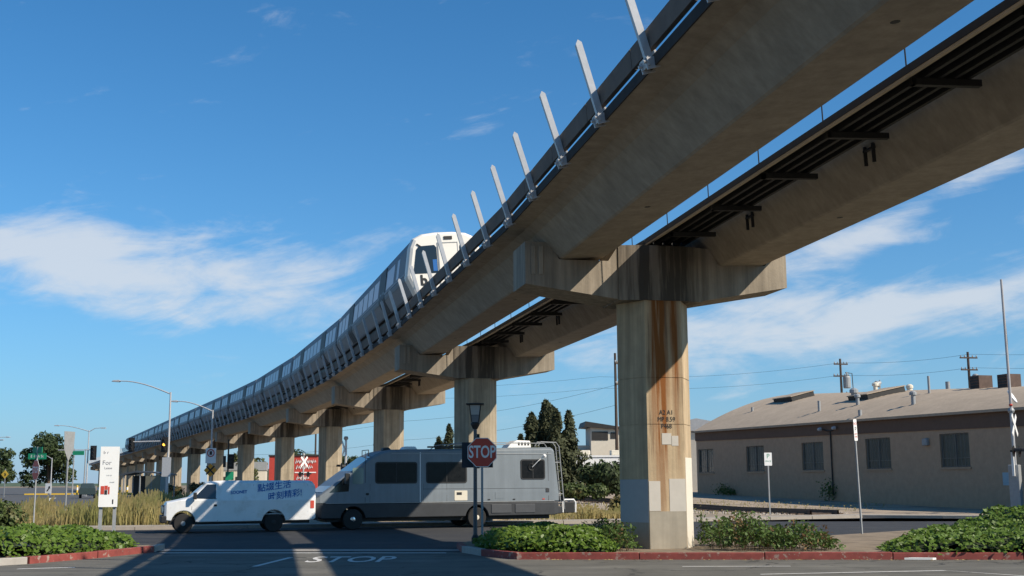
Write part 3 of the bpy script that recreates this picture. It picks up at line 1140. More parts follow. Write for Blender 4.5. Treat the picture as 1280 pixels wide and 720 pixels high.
def wheel(parent, x, y, r, w=.22, rim=CHROME, rimr=.58):
    out = -1 if y < 0 else 1
    root = MB().lathe([(r * .55, -w / 2), (r * .92, -w / 2), (r, -w * .35), (r, w * .35), (r * .92, w / 2), (r * .55, w / 2)], 24,
                      Matrix.Translation((x, y, r)) @ Matrix.Rotation(R(90), 4, 'X')).build('wheel', TYRE, parent, smooth=False)
    f = y + out * (w / 2 - .045)
    MB().lathe([(r * rimr, -.01), (r * rimr, .012), (r * rimr * .86, .02), (r * rimr * .72, -.0), (r * .28, .0), (r * .24, .05), (r * .10, .06)], 20,
               Matrix.Translation((x, f, r)) @ Matrix.Rotation(R(90 if out < 0 else -90), 4, 'X')).build('rim', rim, root)
    return root


HEAD = math.atan2(.345, .937)

# --- white cargo van
van = empty('cargo_van', (-12.2, 42.2, .004), R(17.6))
van.scale = (.93, .95, .965)
tag(van, 'white cargo van with blue lettering on its side, parked ahead of the motorhome', 'van')
VT = [(.10, .48, .80, .98, .88, .80), (.18, .45, .95, 1.09, .94, .86), (.50, .42, 1.02, 1.15, .97, .88), (.98, .40, 1.10, 1.25, .985, .86), (1.30, .38, 1.13, 1.53, .99, .82),
      (1.58, .38, 1.13, 1.755, .99, .80), (1.75, .38, 1.13, 1.815, .99, .82), (2.2, .38, 1.13, 1.835, .99, .84), (5.35, .40, 1.13, 1.825, .99, .84), (5.50, .42, 1.13, 1.78, .98, .83), (5.60, .46, 1.13, 1.64, .96, .82)]
vs_ = Shell(VT, (.78, 4.05), .44, .34, corner=.16)
vs_.mesh().build('body', VANW, van, bevel=.012)
MB().box(.3, 5.4, -.80, .80, .30, .55).build('chassis', BLACK, van)
for xx in (.78, 4.05):
    for yy in (-.84, .84):
        wheel(van, xx, yy, .345, .24, GALV_D if xx < 2 else BLACK, .55)
win = vs_.plate([(1.12, 1.22), (1.92, 1.20), (1.92, 1.70), (1.60, 1.70)], .004).build('door_window', GLASS, van)
MB().add([(1.02, -.80, 1.27), (1.02, .80, 1.27), (1.56, .76, 1.745), (1.56, -.76, 1.745)], [(0, 1, 2, 3)]).build('windscreen', GLASS, van)
win.data.update()
for x in (1.02, 2.0, 2.04):
    pass
vs_.plate([(2.0, .42), (2.012, .42), (2.012, 1.72), (2.0, 1.72)], .003).build('door_seam', BLACK, van)
for x_ in (3.28, 5.30):
    vs_.plate([(x_, .70), (x_ + .01, .70), (x_ + .01, 1.70), (x_, 1.70)], .003).build('panel_seam', GALV_D, van)
vs_.plate([(1.06, .80), (1.072, .80), (1.072, 1.16), (1.06, 1.16)], .003).build('door_seam', BLACK, van)
vs_.plate([(2.06, 1.085), (5.4, 1.085), (5.4, 1.10), (2.06, 1.10)], .006).build('side_crease', VANW, van)
vs_.plate([(1.10, .62), (5.5, .64), (5.5, .655), (1.10, .635)], .006).build('side_crease', VANW, van)
vs_.plate([(1.86, .93), (1.96, .93), (1.96, 1.0), (1.86, 1.0)], .02).build('door_handle', BLACK, van)
vs_.plate(rrect(5.40, 5.54, .82, 1.10, .02), .01).build('tail_lamp', REDS, van)
MB().box(-.02, .20, -.96, .96, .36, .62).build('front_bumper', BLACK, van, bevel=.04)
MB().box(.04, .14, -.86, .86, .66, .98).build('grille', BLACK, van, bevel=.02)
for yy in (-.74, .74):
    MB().box(.02, .13, yy - .12, yy + .12, .72, .94).build('headlight', CHROME, van, bevel=.015)
MB().box(5.56, 5.70, -.95, .95, .40, .58).build('rear_bumper', BLACK, van, bevel=.03)
m_ = MB().box(1.10, 1.22, -1.26, -1.04, 1.18, 1.42)
m_.build('mirror', BLACK, van, bevel=.02)
vs_.plate([(1.10, 1.21), (1.95, 1.185), (1.95, 1.20), (1.10, 1.225)], .008).build('window_trim', BLACK, van)


def on_van(x0, z0, sl=.0, tilt=.13):
    return lambda x, y: (x0 + x, -(vs_.y(x0 + x, z0 + y + x * tilt) + .009), z0 + y + x * tilt)


text_obj('side_lettering', '點綴生活', BLUES, van, on_van(4.05, 1.61), size=.30, weight=.003, xs=1.05)
text_obj('side_lettering', '時刻精彩!', BLUES, van, on_van(4.45, 1.305), size=.30, weight=.003, xs=1.0)
text_obj('side_logo', 'SOONET', BLUES, van, on_van(2.75, 1.415, tilt=.06), size=.15, weight=.004)

# --- grey motorhome
rv = empty('motorhome', (-7.56, 44.3, .004), R(20.6))
tag(rv, 'large grey-blue motorhome with dark skirt and roof air conditioners parked behind the van', 'motorhome')
ST = [(.12, .50, .70, .93, 1.10, 1.10), (.35, .40, .80, .93, 1.18, 1.18), (9.3, .42, .80, .93, 1.20, 1.20), (9.48, .46, .80, .93, 1.18, 1.18)]
sk = Shell(ST, (1.50, 6.20), .46, .36, corner=.02, drop=.02, belt=.9, slope=0)
sk.mesh().build('skirt', RVD, rv, bevel=.012)
BT = [(.16, .935, .96, 1.10, 1.10, 1.02), (.30, .935, 1.0, 1.24, 1.18, 1.08), (.95, .935, 1.2, 1.74, 1.20, 1.12), (2.25, .935, 1.4, 2.66, 1.21, 1.15), (2.55, .935, 1.4, 2.79, 1.21, 1.16), (2.9, .935, 1.4, 2.86, 1.21, 1.17),
      (9.20, .935, 1.4, 2.97, 1.21, 1.17), (9.32, .935, 1.4, 2.90, 1.20, 1.16), (9.50, .935, 1.0, 1.25, 1.17, 1.13)]
rs = Shell(BT, corner=.10, belt=1.3, slope=.026)
rs.mesh().build('body', RVG, rv, bevel=.02)
MB().box(.6, 9.2, -.9, .9, .28, .60).build('chassis', BLACK, rv)
for xx in (1.50, 6.20):
    for yy in (-1.02, 1.02):
        wheel(rv, xx, yy, .37, .26, CHROME if xx < 3 else CREAM, .6)
# windscreen laid on the slanted front
nx, nz = -(2.66 - 1.24), (2.25 - .30)
ln = math.hypot(nx, nz)
nx, nz = nx / ln * .012, nz / ln * .012
MB().add([(.42 + nx, -1.04, 1.33 + nz), (.42 + nx, 1.04, 1.33 + nz), (2.18 + nx, 1.05, 2.61 + nz), (2.18 + nx, -1.05, 2.61 + nz)], [(0, 1, 2, 3)]).build('windscreen', GLASS, rv)
rs.plate([(.62, 1.32), (1.32, 1.36), (1.36, 1.98), (1.28, 1.98)], .006).build('quarter_window', GLASS, rv)
rs.plate(rrect(1.46, 1.86, 1.62, 2.20, .05), .006).build('cab_window', mat('greenish_glass', (.16, .22, .20), .1, var=0, spec=.8), rv)
for x0, x1, z0, z1 in ((2.34, 3.82, 1.68, 2.36), (4.26, 5.74, 1.68, 2.36), (7.98, 8.88, 1.80, 2.46)):
    fr = rs.plate(rrect(x0 - .05, x1 + .05, z0 - .05, z1 + .05, .09), .012, .03).build('window', BLACK, rv)
    rs.plate(rrect(x0, x1, z0, z1, .05), .016, .02).build('pane', RVGL, fr)
    xm = (x0 + x1) / 2
    rs.plate([(xm - .015, z0), (xm + .015, z0), (xm + .015, z1), (xm - .015, z1)], .022, .01).build('window_bar', BLACK, fr)
rs.plate([(3.97, .96), (4.0, .96), (4.0, 2.76), (3.97, 2.76)], .010).build('trim_strip', WHITE, rv)
for x in (1.92, 9.05):
    rs.plate([(x, .96), (x + .014, .96), (x + .014, 2.78), (x, 2.78)], .004).build('panel_seam', BLACK, rv)
rs.plate([(4.1, 1.42), (9.05, 1.42), (9.05, 1.432), (4.1, 1.432)], .004).build('panel_seam', RVD, rv)
vp = rs.plate(rrect(5.30, 5.80, 1.00, 1.36, .02), .012).build('fridge_vent', CREAM, rv)
rs.plate([(5.38, 1.20), (5.58, 1.20), (5.58, 1.30), (5.38, 1.30)], .016, .01).build('vent_grille', BLACK, vp)
for x0, x1 in ((6.75, 7.55), (7.7, 8.5)):
    MB().prism([(x0, .52), (x1, .52), (x1, .84), (x0, .84)], -1.218, -1.19, lambda u, v, w: (u, w, v)).build('locker_door', mat('skirt_locker', (.062, .064, .068), .55), rv, bevel=.01)
for x in (6.6, 7.6, 8.8):
    rs.plate(rrect(x, x + .10, 1.0, 1.04, .015), .012).build('marker_lamp', REDS if x > 8 else BLACK, rv)
rs.plate([(8.95, 1.28), (9.08, 1.28), (9.08, 1.42), (8.95, 1.42)], .02).build('latch_plate', RVD, rv)
for a_, b_, z_ in ((.5, 9.3, .935), (2.9, 9.2, 2.70)):
    rs.plate([(a_, z_), (b_, z_), (b_, z_ + .025), (a_, z_ + .025)], .014, .02).build('trim_rail', GALV_D, rv)
for a_ in (2.1, 4.1, 5.0):
    rs.plate([(a_, .97), (a_ + .008, .97), (a_ + .008, 1.62), (a_, 1.62)], .003, .01).build('panel_seam', RVD, rv)
rs.plate(rrect(1.95, 2.06, 1.22, 1.30, .02), .02).build('door_handle', BLACK, rv)
rs.plate(rrect(6.9, 7.25, 1.05, 1.30, .02), .008).build('service_hatch', RVG, rv)
# roof equipment
ac = MB().prism([(7.70, 2.95), (8.70, 2.97), (8.66, 3.24), (8.10, 3.26), (7.82, 3.10)], -.36, .36, lambda u, v, w: (u, w, v)).build('air_conditioner', WHITE, rv, bevel=.03)
for i in range(4):
    MB().box(8.15 + i * .13, 8.22 + i * .13, -.365, -.358, 3.06, 3.18).build('grille_slot', STEEL_D, ac)
MB().prism([(3.55, 2.86), (4.15, 2.87), (4.05, 3.0), (3.68, 3.0)], -.3, .3, lambda u, v, w: (u, w, v)).build('roof_vent', WHITE, rv, bevel=.02)
MB().prism([(2.75, 2.84), (3.1, 2.86), (3.0, 2.96), (2.8, 2.95)], -.4, -.1, lambda u, v, w: (u, w, v)).build('roof_lamp', RVD, rv, bevel=.02)
for yy in (-.95, .95):
    MB().tube([(5.0, yy, 2.93), (5.25, yy, 3.08), (5.6, yy, 3.12), (6.9, yy, 3.14)], .018, 6).tube([(6.9, yy, 3.14), (9.0, yy, 3.12), (9.1, yy, 2.98)], .018, 6).build('roof_rail', GALV_D, rv)
MB().box(4.3, 6.3, -1.12, -1.0, 2.93, 2.99).build('awning_rail', STEEL_D, rv)
# ladder on the back
ld = MB()
for yy in (-.95, -.60):
    ld.tube([(8.75, yy, 3.02), (8.85, yy, 3.18), (9.50, yy, 3.16), (9.62, yy, 3.0), (9.82, yy, .62)], .02, 6)
for i in range(6):
    f = i / 5.5
    ld.tube([(9.63 + .18 * f, -.95, 2.85 - 2.1 * f), (9.63 + .18 * f, -.60, 2.85 - 2.1 * f)], .016, 6)
ld.tube([(9.42, -.95, 2.4), (9.66, -.95, 2.4)], .014, 5).tube([(9.5, -.95, 1.2), (9.76, -.95, 1.2)], .014, 5)
ld.build('ladder', GALV_D, rv)
MB().box(9.42, 9.62, -1.18, 1.18, .46, .74).build('rear_bumper', RVD, rv, bevel=.03)
MB().box(-.04, .16, -1.12, 1.12, .42, .66).build('front_bumper', RVD, rv, bevel=.03)
MB().box(.05, .13, -.98, -.90, .72, .92).build('turn_lamp', AMBER if False else ORANGE, rv)
MB().tube([(1.18, -1.2, 1.88), (1.2, -1.46, 1.92)], .018, 5).box(1.12, 1.24, -1.56, -1.38, 1.62, 2.0).build('mirror', BLACK, rv, bevel=.01)
sl = MB().lathe([(.07, 0), (.075, .05), (.03, .10)], 10, Matrix.Translation((8.82, -1.38, 2.62)) @ Matrix.Rotation(R(70), 4, 'X'))
sl.tube([(8.40, -1.22, 2.22), (8.60, -1.34, 2.45), (8.82, -1.38, 2.62)], .018, 6).build('arm_lamp', WHITE, rv)
MB().tube([(8.36 + .12 * math.cos(k), -1.24, 2.22 + .12 * math.sin(k)) for k in np.linspace(0, 6.3, 14)], .012, 5).build('hose_coil', BLACK, rv)
MB().tube([(2.2, -.5, 2.62), (2.2, -.5, 2.86), (2.2, .5, 2.86), (2.2, .5, 2.62)], .016, 5).build('front_roof_bar', STEEL_D, rv)
# cargo frame on the hitch
hc = empty('hitch_carrier', (2.15, 47.05, .0), R(20))
tag(hc, 'small white-rimmed cargo frame on a hitch behind the motorhome', 'cargo carrier')
MB().tube([(-.26, 0, .50), (-.27, 0, .88), (-.19, 0, .98), (.19, 0, .98), (.27, 0, .88), (.26, 0, .50)], .035, 8).build('frame', WHITE, hc)
MB().box(-.22, .22, -.02, .25, .48, .90).build('box', BLACK, hc, bevel=.02)
MB().box(-.75, -.1, .0, .1, .48, .56).build('hitch_bar', BLACK, hc)

# --- dark pickup far down the left road
pk = empty('pickup_truck', (-55.2, 158, -.01), R(-72))
tag(pk, 'dark pickup truck with lit headlights approaching on the far left road', 'pickup truck')
PT = [(.05, .55, .8, .95, .88, .84), (.2, .5, .95, 1.12, .95, .9), (1.5, .45, 1.1, 1.22, .97, .9), (2.3, .45, 1.15, 1.85, .97, .76), (3.5, .45, 1.15, 1.88, .97, .76), (3.8, .45, 1.15, 1.3, .97, .9), (5.4, .5, 1.15, 1.28, .97, .92)]
ps = Shell(PT, (1.0, 4.2), .45, .4, belt=1.15, slope=.3)
ps.mesh().build('body', mat('dark_green_paint', (.03, .045, .045), .3, coat=.5), pk)
MB().add([(1.55, -.78, 1.27), (1.55, .78, 1.27), (2.24, .70, 1.80), (2.24, -.70, 1.80)], [(0, 1, 2, 3)]).build('windscreen', TWIN, pk)
MB().box(0, .1, -.9, .9, .45, .68).build('bumper', CHROME, pk)
MB().box(.02, .12, -.5, .5, .74, .96).build('grille', STEEL_D, pk)
for yy in (-.74, .74):
    MB().box(.0, .12, yy - .16, yy + .16, .74, .96).build('headlight', WHITE, pk)
for xx in (1.0, 4.2):
    for yy in (-.86, .86):
        wheel(pk, xx, yy, .38, .24)

# ------------------------------------------------------------------ signs and street furniture
def octagon(r):
    return [(r * math.cos(R(22.5 + 45 * k)), r * math.sin(R(22.5 + 45 * k))) for k in range(8)]


def facing(name, x, y, z, yaw):
    """empty whose local -y is the sign face direction"""
    return empty(name, (x, y, z), yaw)


# stop sign in front of the motorhome
ss = empty('stop_sign', (-.80, 31.3, .12), R(2))
tag(ss, 'red STOP sign on a thin post beside the lantern in front of the motorhome', 'stop sign')
MB().box(-.03, .03, -.02, .02, 0, 2.66).build('post', GALV_D, ss)
pl = MB().prism(octagon(.405), -.034, -.026, lambda u, v, w: (u, w, v + 2.30)).build('sign_plate', WHITE, ss)
MB().prism(octagon(.385), -.038, -.034, lambda u, v, w: (u, w, v + 2.30)).build('red_face', REDS, pl)
text_obj('lettering', 'STOP', WHITE, pl, lambda x, y: (x, -.041, 2.30 + y), size=.44, xs=.66, weight=.008)
# lantern lamp post beside it
lp = empty('lantern_post', (-.99, 31.75, .12))
tag(lp, 'slim dark lantern lamp post rising behind the stop sign', 'street lamp')
MB().tube([(0, 0, 0), (0, 0, 2.950)], .055, 10, .045).build('post', mat('dark_grey_metal', (.10, .10, .105), .5, metal=.2), lp)
MB().lathe([(.10, 0), (.10, .12), (.06, .2)], 12).build('base', STEEL_D, lp)
MB().lathe([(.06, 2.92), (.11, 3.02), (.12, 3.06), (.10, 3.10)], 12).build('lantern_seat', STEEL_D, lp)
q4 = Matrix.Rotation(R(45), 4, 'Z')
MB().lathe([(.125, 3.10), (.155, 3.29)], 4, q4).build('lamp_reflector', mat('lantern_grey', (.16, .17, .18), .5), lp)
MB().lathe([(.157, 3.293), (.20, 3.54)], 4, q4).build('lamp_glass', mat('frosted_lens', (.40, .40, .38), .3, var=0), lp)
for k_ in range(4):
    a_ = R(45 + 90 * k_)
    MB().tube([(.13 * math.cos(a_), .13 * math.sin(a_), 3.10), (.205 * math.cos(a_), .205 * math.sin(a_), 3.54)], .012, 5).build('lantern_rib', STEEL_D, lp)
MB().lathe([(.22, 3.545), (.33, 3.56), (.33, 3.585), (.08, 3.61)], 4, q4).build('lamp_cap', STEEL_D, lp)
dk = empty('road_sign', (-.93, 31.95, .12), R(4))
tag(dk, 'dark rectangular sign panel seen behind the stop sign', 'sign')
MB().box(-.42, .40, -.012, .012, 1.92, 2.58).build('panel', mat('dark_navy_panel', (.02, .025, .035), .6), dk)
MB().box(-.07, .05, .012, .05, 1.9, 2.8).build('mount', STEEL_D, dk)


def small_sign(name, label, x, y, z0, h, w, ph, m, yaw=0, lean=0.0, txt=None, arrow=False, zbot=0):
    o = empty(name, (x, y, z0), yaw)
    o.rotation_euler = (0, lean, yaw)
    tag(o, label, 'sign')
    MB().box(-.028, .028, -.02, .02, 0, h).build('post', GALV_D, o)
    f = MB().prism(rrect(-w / 2, w / 2, h - ph, h, .02), -.03, -.024, lambda u, v, ww: (u, ww, v)).build('sign_plate', m, o)
    return o, f


sg, f = small_sign('parking_sign', 'small pale sign on a slim post in the gravel before the brick building', 11.9, 56.6, gz(11.9, 56.6), 2.85, .36, .60, WHITE, R(6))
text_obj('sign_mark', 'P', GREENS, f, lambda x, y: (x, -.033, 2.68 + y), size=.3)
text_obj('sign_mark', 'SPACE', GREENS, f, lambda x, y: (x, -.033, 2.45 + y), size=.1)
sg, f = small_sign('parking_sign', 'tall leaning no-parking sign post at the tip of the right ivy', 10.05, 35.3, .06, 3.35, .20, .62, WHITE, R(48), R(-2.6))
text_obj('sign_mark', 'NO', REDS, f, lambda x, y: (x, -.033, 3.22 + y), size=.12)
text_obj('sign_mark', 'P', BLACK, f, lambda x, y: (x, -.033, 3.05 + y), size=.22)
text_obj('sign_mark', 'ANY\nTIME', REDS, f, lambda x, y: (x, -.033, 2.88 + y), size=.08)

# real estate board on two posts in the left ivy
rb = empty('notice_board', (-10.98, 33.0, .10), R(16))
tag(rb, 'tall white notice board on two grey posts in the left ivy', 'notice board')
for px in (-.18, .18):
    MB().box(px - .045, px + .045, .03, .12, 0, 2.4 if px > 0 else 2.4).build('post', GALV_D, rb)
pb = MB().box(-.245, .245, -.03, .028, .96, 2.58).build('board', WHITE, rb)
bx_ = mat('board_print_grey', (.22, .22, .24), .6, var=0)
for txt, x, z, s_ in (('b r', -.10, 2.42, .12), ('For', -.07, 2.14, .17), ('Lease', -.03, 2.0, .09), ('510 55', .0, 1.80, .05), ('retail', .08, 1.62, .06)):
    text_obj('print', txt, bx_, pb, lambda u, v, x=x, z=z: (x + u, -.034, z + v), size=s_)
for x0, x1, z0, z1, m in ((-.20, -.11, 1.30, 1.52, REDS), (-.10, -.02, 1.42, 1.53, REDS), (-.10, -.03, 1.29, 1.41, BLACK), (-.01, .03, 1.30, 1.50, REDS), (.11, .14, 1.04, 1.16, BLACK)):
    MB().box(x0, x1, -.036, -.0305, z0, z1).build('print_block', m, pb)

# far stop sign with green street names
fs = empty('stop_sign', (-18.15, 46.2, .0), R(-50))
tag(fs, 'distant red and white STOP sign under green street name plates, left', 'stop sign')
MB().box(-.03, .03, -.02, .02, 0, 3.1).build('post', GALV_D, fs)
pl = MB().prism(octagon(.405), -.034, -.026, lambda u, v, w: (u, w, v + 2.22)).build('sign_plate', WHITE, fs)
MB().prism(octagon(.385), -.038, -.034, lambda u, v, w: (u, w, v + 2.22)).build('red_face', REDS, pl)
text_obj('lettering', 'STOP', WHITE, pl, lambda x, y: (x, -.041, 2.22 + y), size=.34, xs=.82, weight=.006)
for z, yaw, w in ((2.74, 44, .36), (2.98, 15, .30)):
    mt = Matrix.Rotation(R(yaw), 4, 'Z')
    MB().box(-w, w, -.012, .012, z - .11, z + .11, mt).build('street_name_plate', GREENS, fs)
mt = Matrix.Rotation(R(44), 4, 'Z')
text_obj('street_name', 'E 10th St', WHITE, fs, lambda x, y: mt @ Vector((x, -.016, 2.74 + y)), size=.14)
# back of a tall plate
bs = empty('road_sign', (-18.45, 50.2, 0), R(72))
tag(bs, 'plain grey sign back on a tall post above the dry grass', 'sign')
MB().box(-.03, .03, -.025, .025, 0, 3.85).build('post', GALV_D, bs)
MB().prism([(0, 2.62), (.30, 3.1), (.34, 3.85), (-.34, 3.85), (-.30, 3.1)], -.035, -.028, lambda u, v, w: (u, w, v)).build('sign_plate', GALV_D, bs)


def cobra(name, label, x, y, h, ang, arm, rise, z0=0):
    o = empty(name, (x, y, z0), ang)
    tag(o, label, 'street lamp')
    MB().tube([(0, 0, 0), (0, 0, h)], .12, 10, .07).build('pole', GALV, o)
    pts = [(-arm * f, 0, h - .15 + rise * math.sin(f * math.pi / 2)) for f in np.linspace(0, 1, 9)]
    MB().tube(pts, .06, 8, .04).build('arm', GALV, o)
    MB().prism([(-arm - .75, rise + h - .20), (-arm - .1, rise + h - .25), (-arm + .05, rise + h - .14), (-arm - .1, rise + h - .06), (-arm - .6, rise + h - .08)], -.16, .16, lambda u, v, w: (u, w, v)).build('lamp_head', GALV, o, bevel=.03)
    MB().box(-.12, .12, -.12, .12, 0, .25).build('base_plate', GALV_D, o)
    return o


def signal_head(parent, x, y, z, out=-1, lit=None, s=1.0, faces=True):
    hd = MB().box(x - .17 * s, x + .17 * s, y - .1 * s, y + .1 * s, z - .52 * s, z + .52 * s).build('signal_head', BLACK, parent, bevel=.02)
    MB().box(x - .30 * s, x + .30 * s, y + .06 * s, y + .075 * s, z - .66 * s, z + .66 * s).build('backplate', BLACK, hd)
    for i, m in enumerate((REDS, ORANGE, GREENS)):
        zz = z + (.33 - .33 * i) * s
        mm = AMBER if lit == i else mat('unlit_lens', (.03, .03, .03), .3, var=0)
        MB().lathe([(.12 * s, 0), (.12 * s, .012)], 14, Matrix.Translation((x, y - .1 * s, zz)) @ Matrix.Rotation(R(90), 4, 'X')).build('lens', mm, hd)
        MB().prism([(.13 * s * math.cos(R(a)), .13 * s * math.sin(R(a))) for a in (-10, 20, 55, 90, 125, 160, 190)] + [(.115 * s * math.cos(R(a)), .115 * s * math.sin(R(a))) for a in (190, 160, 125, 90, 55, 20, -10)],
                   -.30 * s, -.1 * s, lambda u, v, w, zz=zz: (x + u, y + w, zz + v)).build('visor', BLACK, hd)
    return hd


c1 = cobra('street_lamp', 'tall street lamp with long curved arm beside the bus shelter', -28.9, 101.5, 9.35, R(-4), 4.4, 1.15)
MB().tube([(-3.1, -.1, 5.2), (-.2, -.1, 5.25)], .06, 8).build('signal_arm', GALV, c1)
signal_head(c1, -.28, -.25, 4.95, lit=1, s=.95)
signal_head(c1, -3.15, -.15, 4.95, s=.9)
MB().box(-.45, .30, -.14, -.10, 2.3, 3.9).build('cabinet', GALV, c1)
c2 = cobra('street_lamp', 'street lamp with warning signs on its pole left of the van', -28.4, 114, 8.6, R(-4), 3.4, 1.0)
MB().box(-.5, .5, -.16, -.13, 3.6, 5.0).build('regulatory_sign', WHITE, c2)
MB().tube([(.32 * math.cos(a), -.17, 4.55 + .32 * math.sin(a)) for a in np.linspace(0, 2 * math.pi, 17)], .05, 5).build('prohibition_ring', REDS, c2)
MB().box(-.12, .12, -.185, -.165, 4.38, 4.72).build('prohibition_mark', BLACK, c2)
wd = MB().prism([(-.62, 2.95), (0, 2.33), (.62, 2.95), (0, 3.57)], -.16, -.13, lambda u, v, w: (u, w, v)).build('warning_sign', ORANGE, c2)
for a in (45, -45):
    MB().box(-.55, .55, -.175, -.165, -.07, .07, Matrix.Translation((0, 0, 2.95)) @ Matrix.Rotation(R(a), 4, 'Y')).build('cross_mark', BLACK, wd)
# black signal seen from behind with green plate
bsig = empty('traffic_signal', (-25.4, 108.5, 0), R(10))
tag(bsig, 'black traffic signal head on a dark pole above the van roof', 'traffic signal')
MB().tube([(-.1, 0, 0), (-.1, 0, 5.6)], .07, 8).build('pole', STEEL_D, bsig)
signal_head(bsig, .1, .2, 3.65, s=1.0)
MB().box(-.55, -.30, -.1, .2, 3.15, 4.15).build('side_head', BLACK, bsig, bevel=.03)
MB().box(-.30, .42, -.1, -.07, 2.0, 2.75).build('route_plate', GREENS, bsig)

# far intersection on the left
ms = empty('signal_mast', (-74.5, 150, 0), R(-25))
tag(ms, 'long curved signal mast arm crossing the far left tree', 'traffic signal')
MB().tube([(0, 0, 0), (0, 0, 5.2)], .16, 10, .13).build('pole', GALV, ms)
MB().tube([(15.5 * f, 0, 5.0 + 2.0 * math.sin(f * math.pi / 2)) for f in np.linspace(0, 1, 10)], .13, 8, .06).build('mast_arm', GALV, ms)
signal_head(ms, 13.2, -.2, 6.4, s=1.3)
c3 = cobra('street_lamp', 'far double-armed street lamp behind the pickup truck', -62.5, 178, 9.6, R(-4), 4.6, .9)
MB().tube([(0, 0, 9.4), (.9, 0, 9.9), (1.9, 0, 9.95)], .06, 6, .04).build('short_arm', GALV, c3)
MB().box(1.8, 2.5, -.15, .15, 9.85, 10.0).build('lamp_head', GALV, c3)
signal_head(c3, .9, -.3, 6.3, s=1.6)
MB().box(-2.2, -.5, -.2, -.15, 6.0, 6.6).build('street_name_plate', GREENS, c3)
MB().tube([(-4.5, -.1, 6.75), (1.0, -.1, 6.75)], .07, 6).build('signal_arm', GALV, c3)
cobra('street_lamp', 'far street lamp at the left frame edge', -83, 185, 8.3, R(176), 5.5, .8)
cobra('street_lamp', 'farthest street lamp standing before the left tree', -78, 205, 6.2, R(-10), 2.0, .7)
for x, y, h, lab in ((-72.5, 200, 7.6, 'bare grey pole left of the far pickup'), (-69.2, 196, 7.4, 'bare grey pole nearest the far pickup')):
    o = empty('utility_pole', (x, y, 0))
    tag(o, lab, 'pole')
    MB().tube([(0, 0, 0), (0, 0, h)], .13, 8, .09).build('shaft', GALV_D, o)
    MB().box(-.2, .2, -.2, .2, 0, .2).build('base_plate', GALV_D, o)
# small pole sign on a yellow island, distant
iw = empty('keep_right_sign', (-47.2, 123.5, .09), R(-15))
tag(iw, 'small white keep-right sign on the yellow traffic island', 'sign')
MB().box(-.05, .05, 0, .06, 0, 1.7).build('post', GALV_D, iw)
MB().box(-.36, .36, -.03, 0, .75, 1.75).build('sign_plate', WHITE, iw)
MB().prism([(-.2, .95), (-.05, .95), (.15, 1.25), (.22, 1.2), (.2, 1.5), (-.02, 1.4), (.05, 1.34)], -.04, -.031, lambda u, v, w: (u, w, v)).build('arrow_mark', BLACK, iw)
yw = empty('warning_sign', (-72, 172, 0), R(-15))
tag(yw, 'yellow diamond warning sign at the far left', 'sign')
MB().box(-.06, .06, 0, .06, 0, 4).build('post', GALV_D, yw)
MB().prism([(-.6, 3.2), (0, 2.6), (.6, 3.2), (0, 3.8)], -.04, 0, lambda u, v, w: (u, w, v)).build('sign_plate', YELLOW, yw)
MB().prism([(-.18, 2.95), (.0, 3.1), (-.1, 3.4), (.2, 3.3), (.15, 3.0)], -.05, -.041, lambda u, v, w: (u, w, v)).build('mark', BLACK, yw)
# row of bollards by the far kerb
_b = MB().lathe([(.16, 0), (.16, 1.5), (.10, 1.6)], 8)
_b2 = MB().lathe([(.165, .8), (.165, 1.25)], 8)
bl0 = empty('bollard', (0, 0, 0))
_b.build('post', YELLOW, bl0)
_b2.build('reflective_band', WHITE, bl0)
for i in range(12):
    o = bl0 if i == 0 else copy_tree(bl0)
    o.location = (-76 + i * 1.55, 212 - i * 3.2 * .3, 0)
    tag(o, 'yellow bollard with white band in the far row left of the pickup', 'bollard', 'yellow bollards at the far junction')
bx2 = MB().box(-86, -64.5, 214, 216, -.02, .22).build('barrier', YELLOW)
tag(bx2, 'long low yellow barrier behind the far bollards', 'barrier')

# bus shelter
bsr = empty('bus_shelter', (-35.2, 117.5, 0), R(-12))
tag(bsr, 'dark bus shelter with curved roof behind the tall grass', 'bus shelter')
MB().prism([(-2.6, 2.55), (-2.3, 2.75), (-1.0, 2.95), (1.0, 2.85), (2.4, 2.62), (2.4, 2.5), (1.0, 2.72), (-1.0, 2.80), (-2.3, 2.55)], -1.0, 1.0, lambda u, v, w: (u, w, v)).build('roof', mat('shelter_roof', (.08, .085, .09), .5), bsr)
for px in (-2.2, -.5, .7, 2.2):
    for py in (-.85, .85):
        MB().box(px - .05, px + .05, py - .05, py + .05, 0, 2.6).build('post', GALV_D, bsr)
MB().box(.1, 1.6, -.9, -.86, .25, 2.5).build('advert_panel', mat('olive_panel', (.20, .18, .12), .6), bsr)
MB().box(1.66, 2.3, -.9, -.86, .25, 2.5).build('glass_panel', mat('teal_glass', (.16, .22, .22), .2), bsr)
MB().box(-2.1, -.6, .80, .84, .25, 2.5).build('glass_panel', STEEL_D, bsr)
MB().box(-2.0, 0, .2, .6, .42, .48).build('bench', WOOD, bsr)

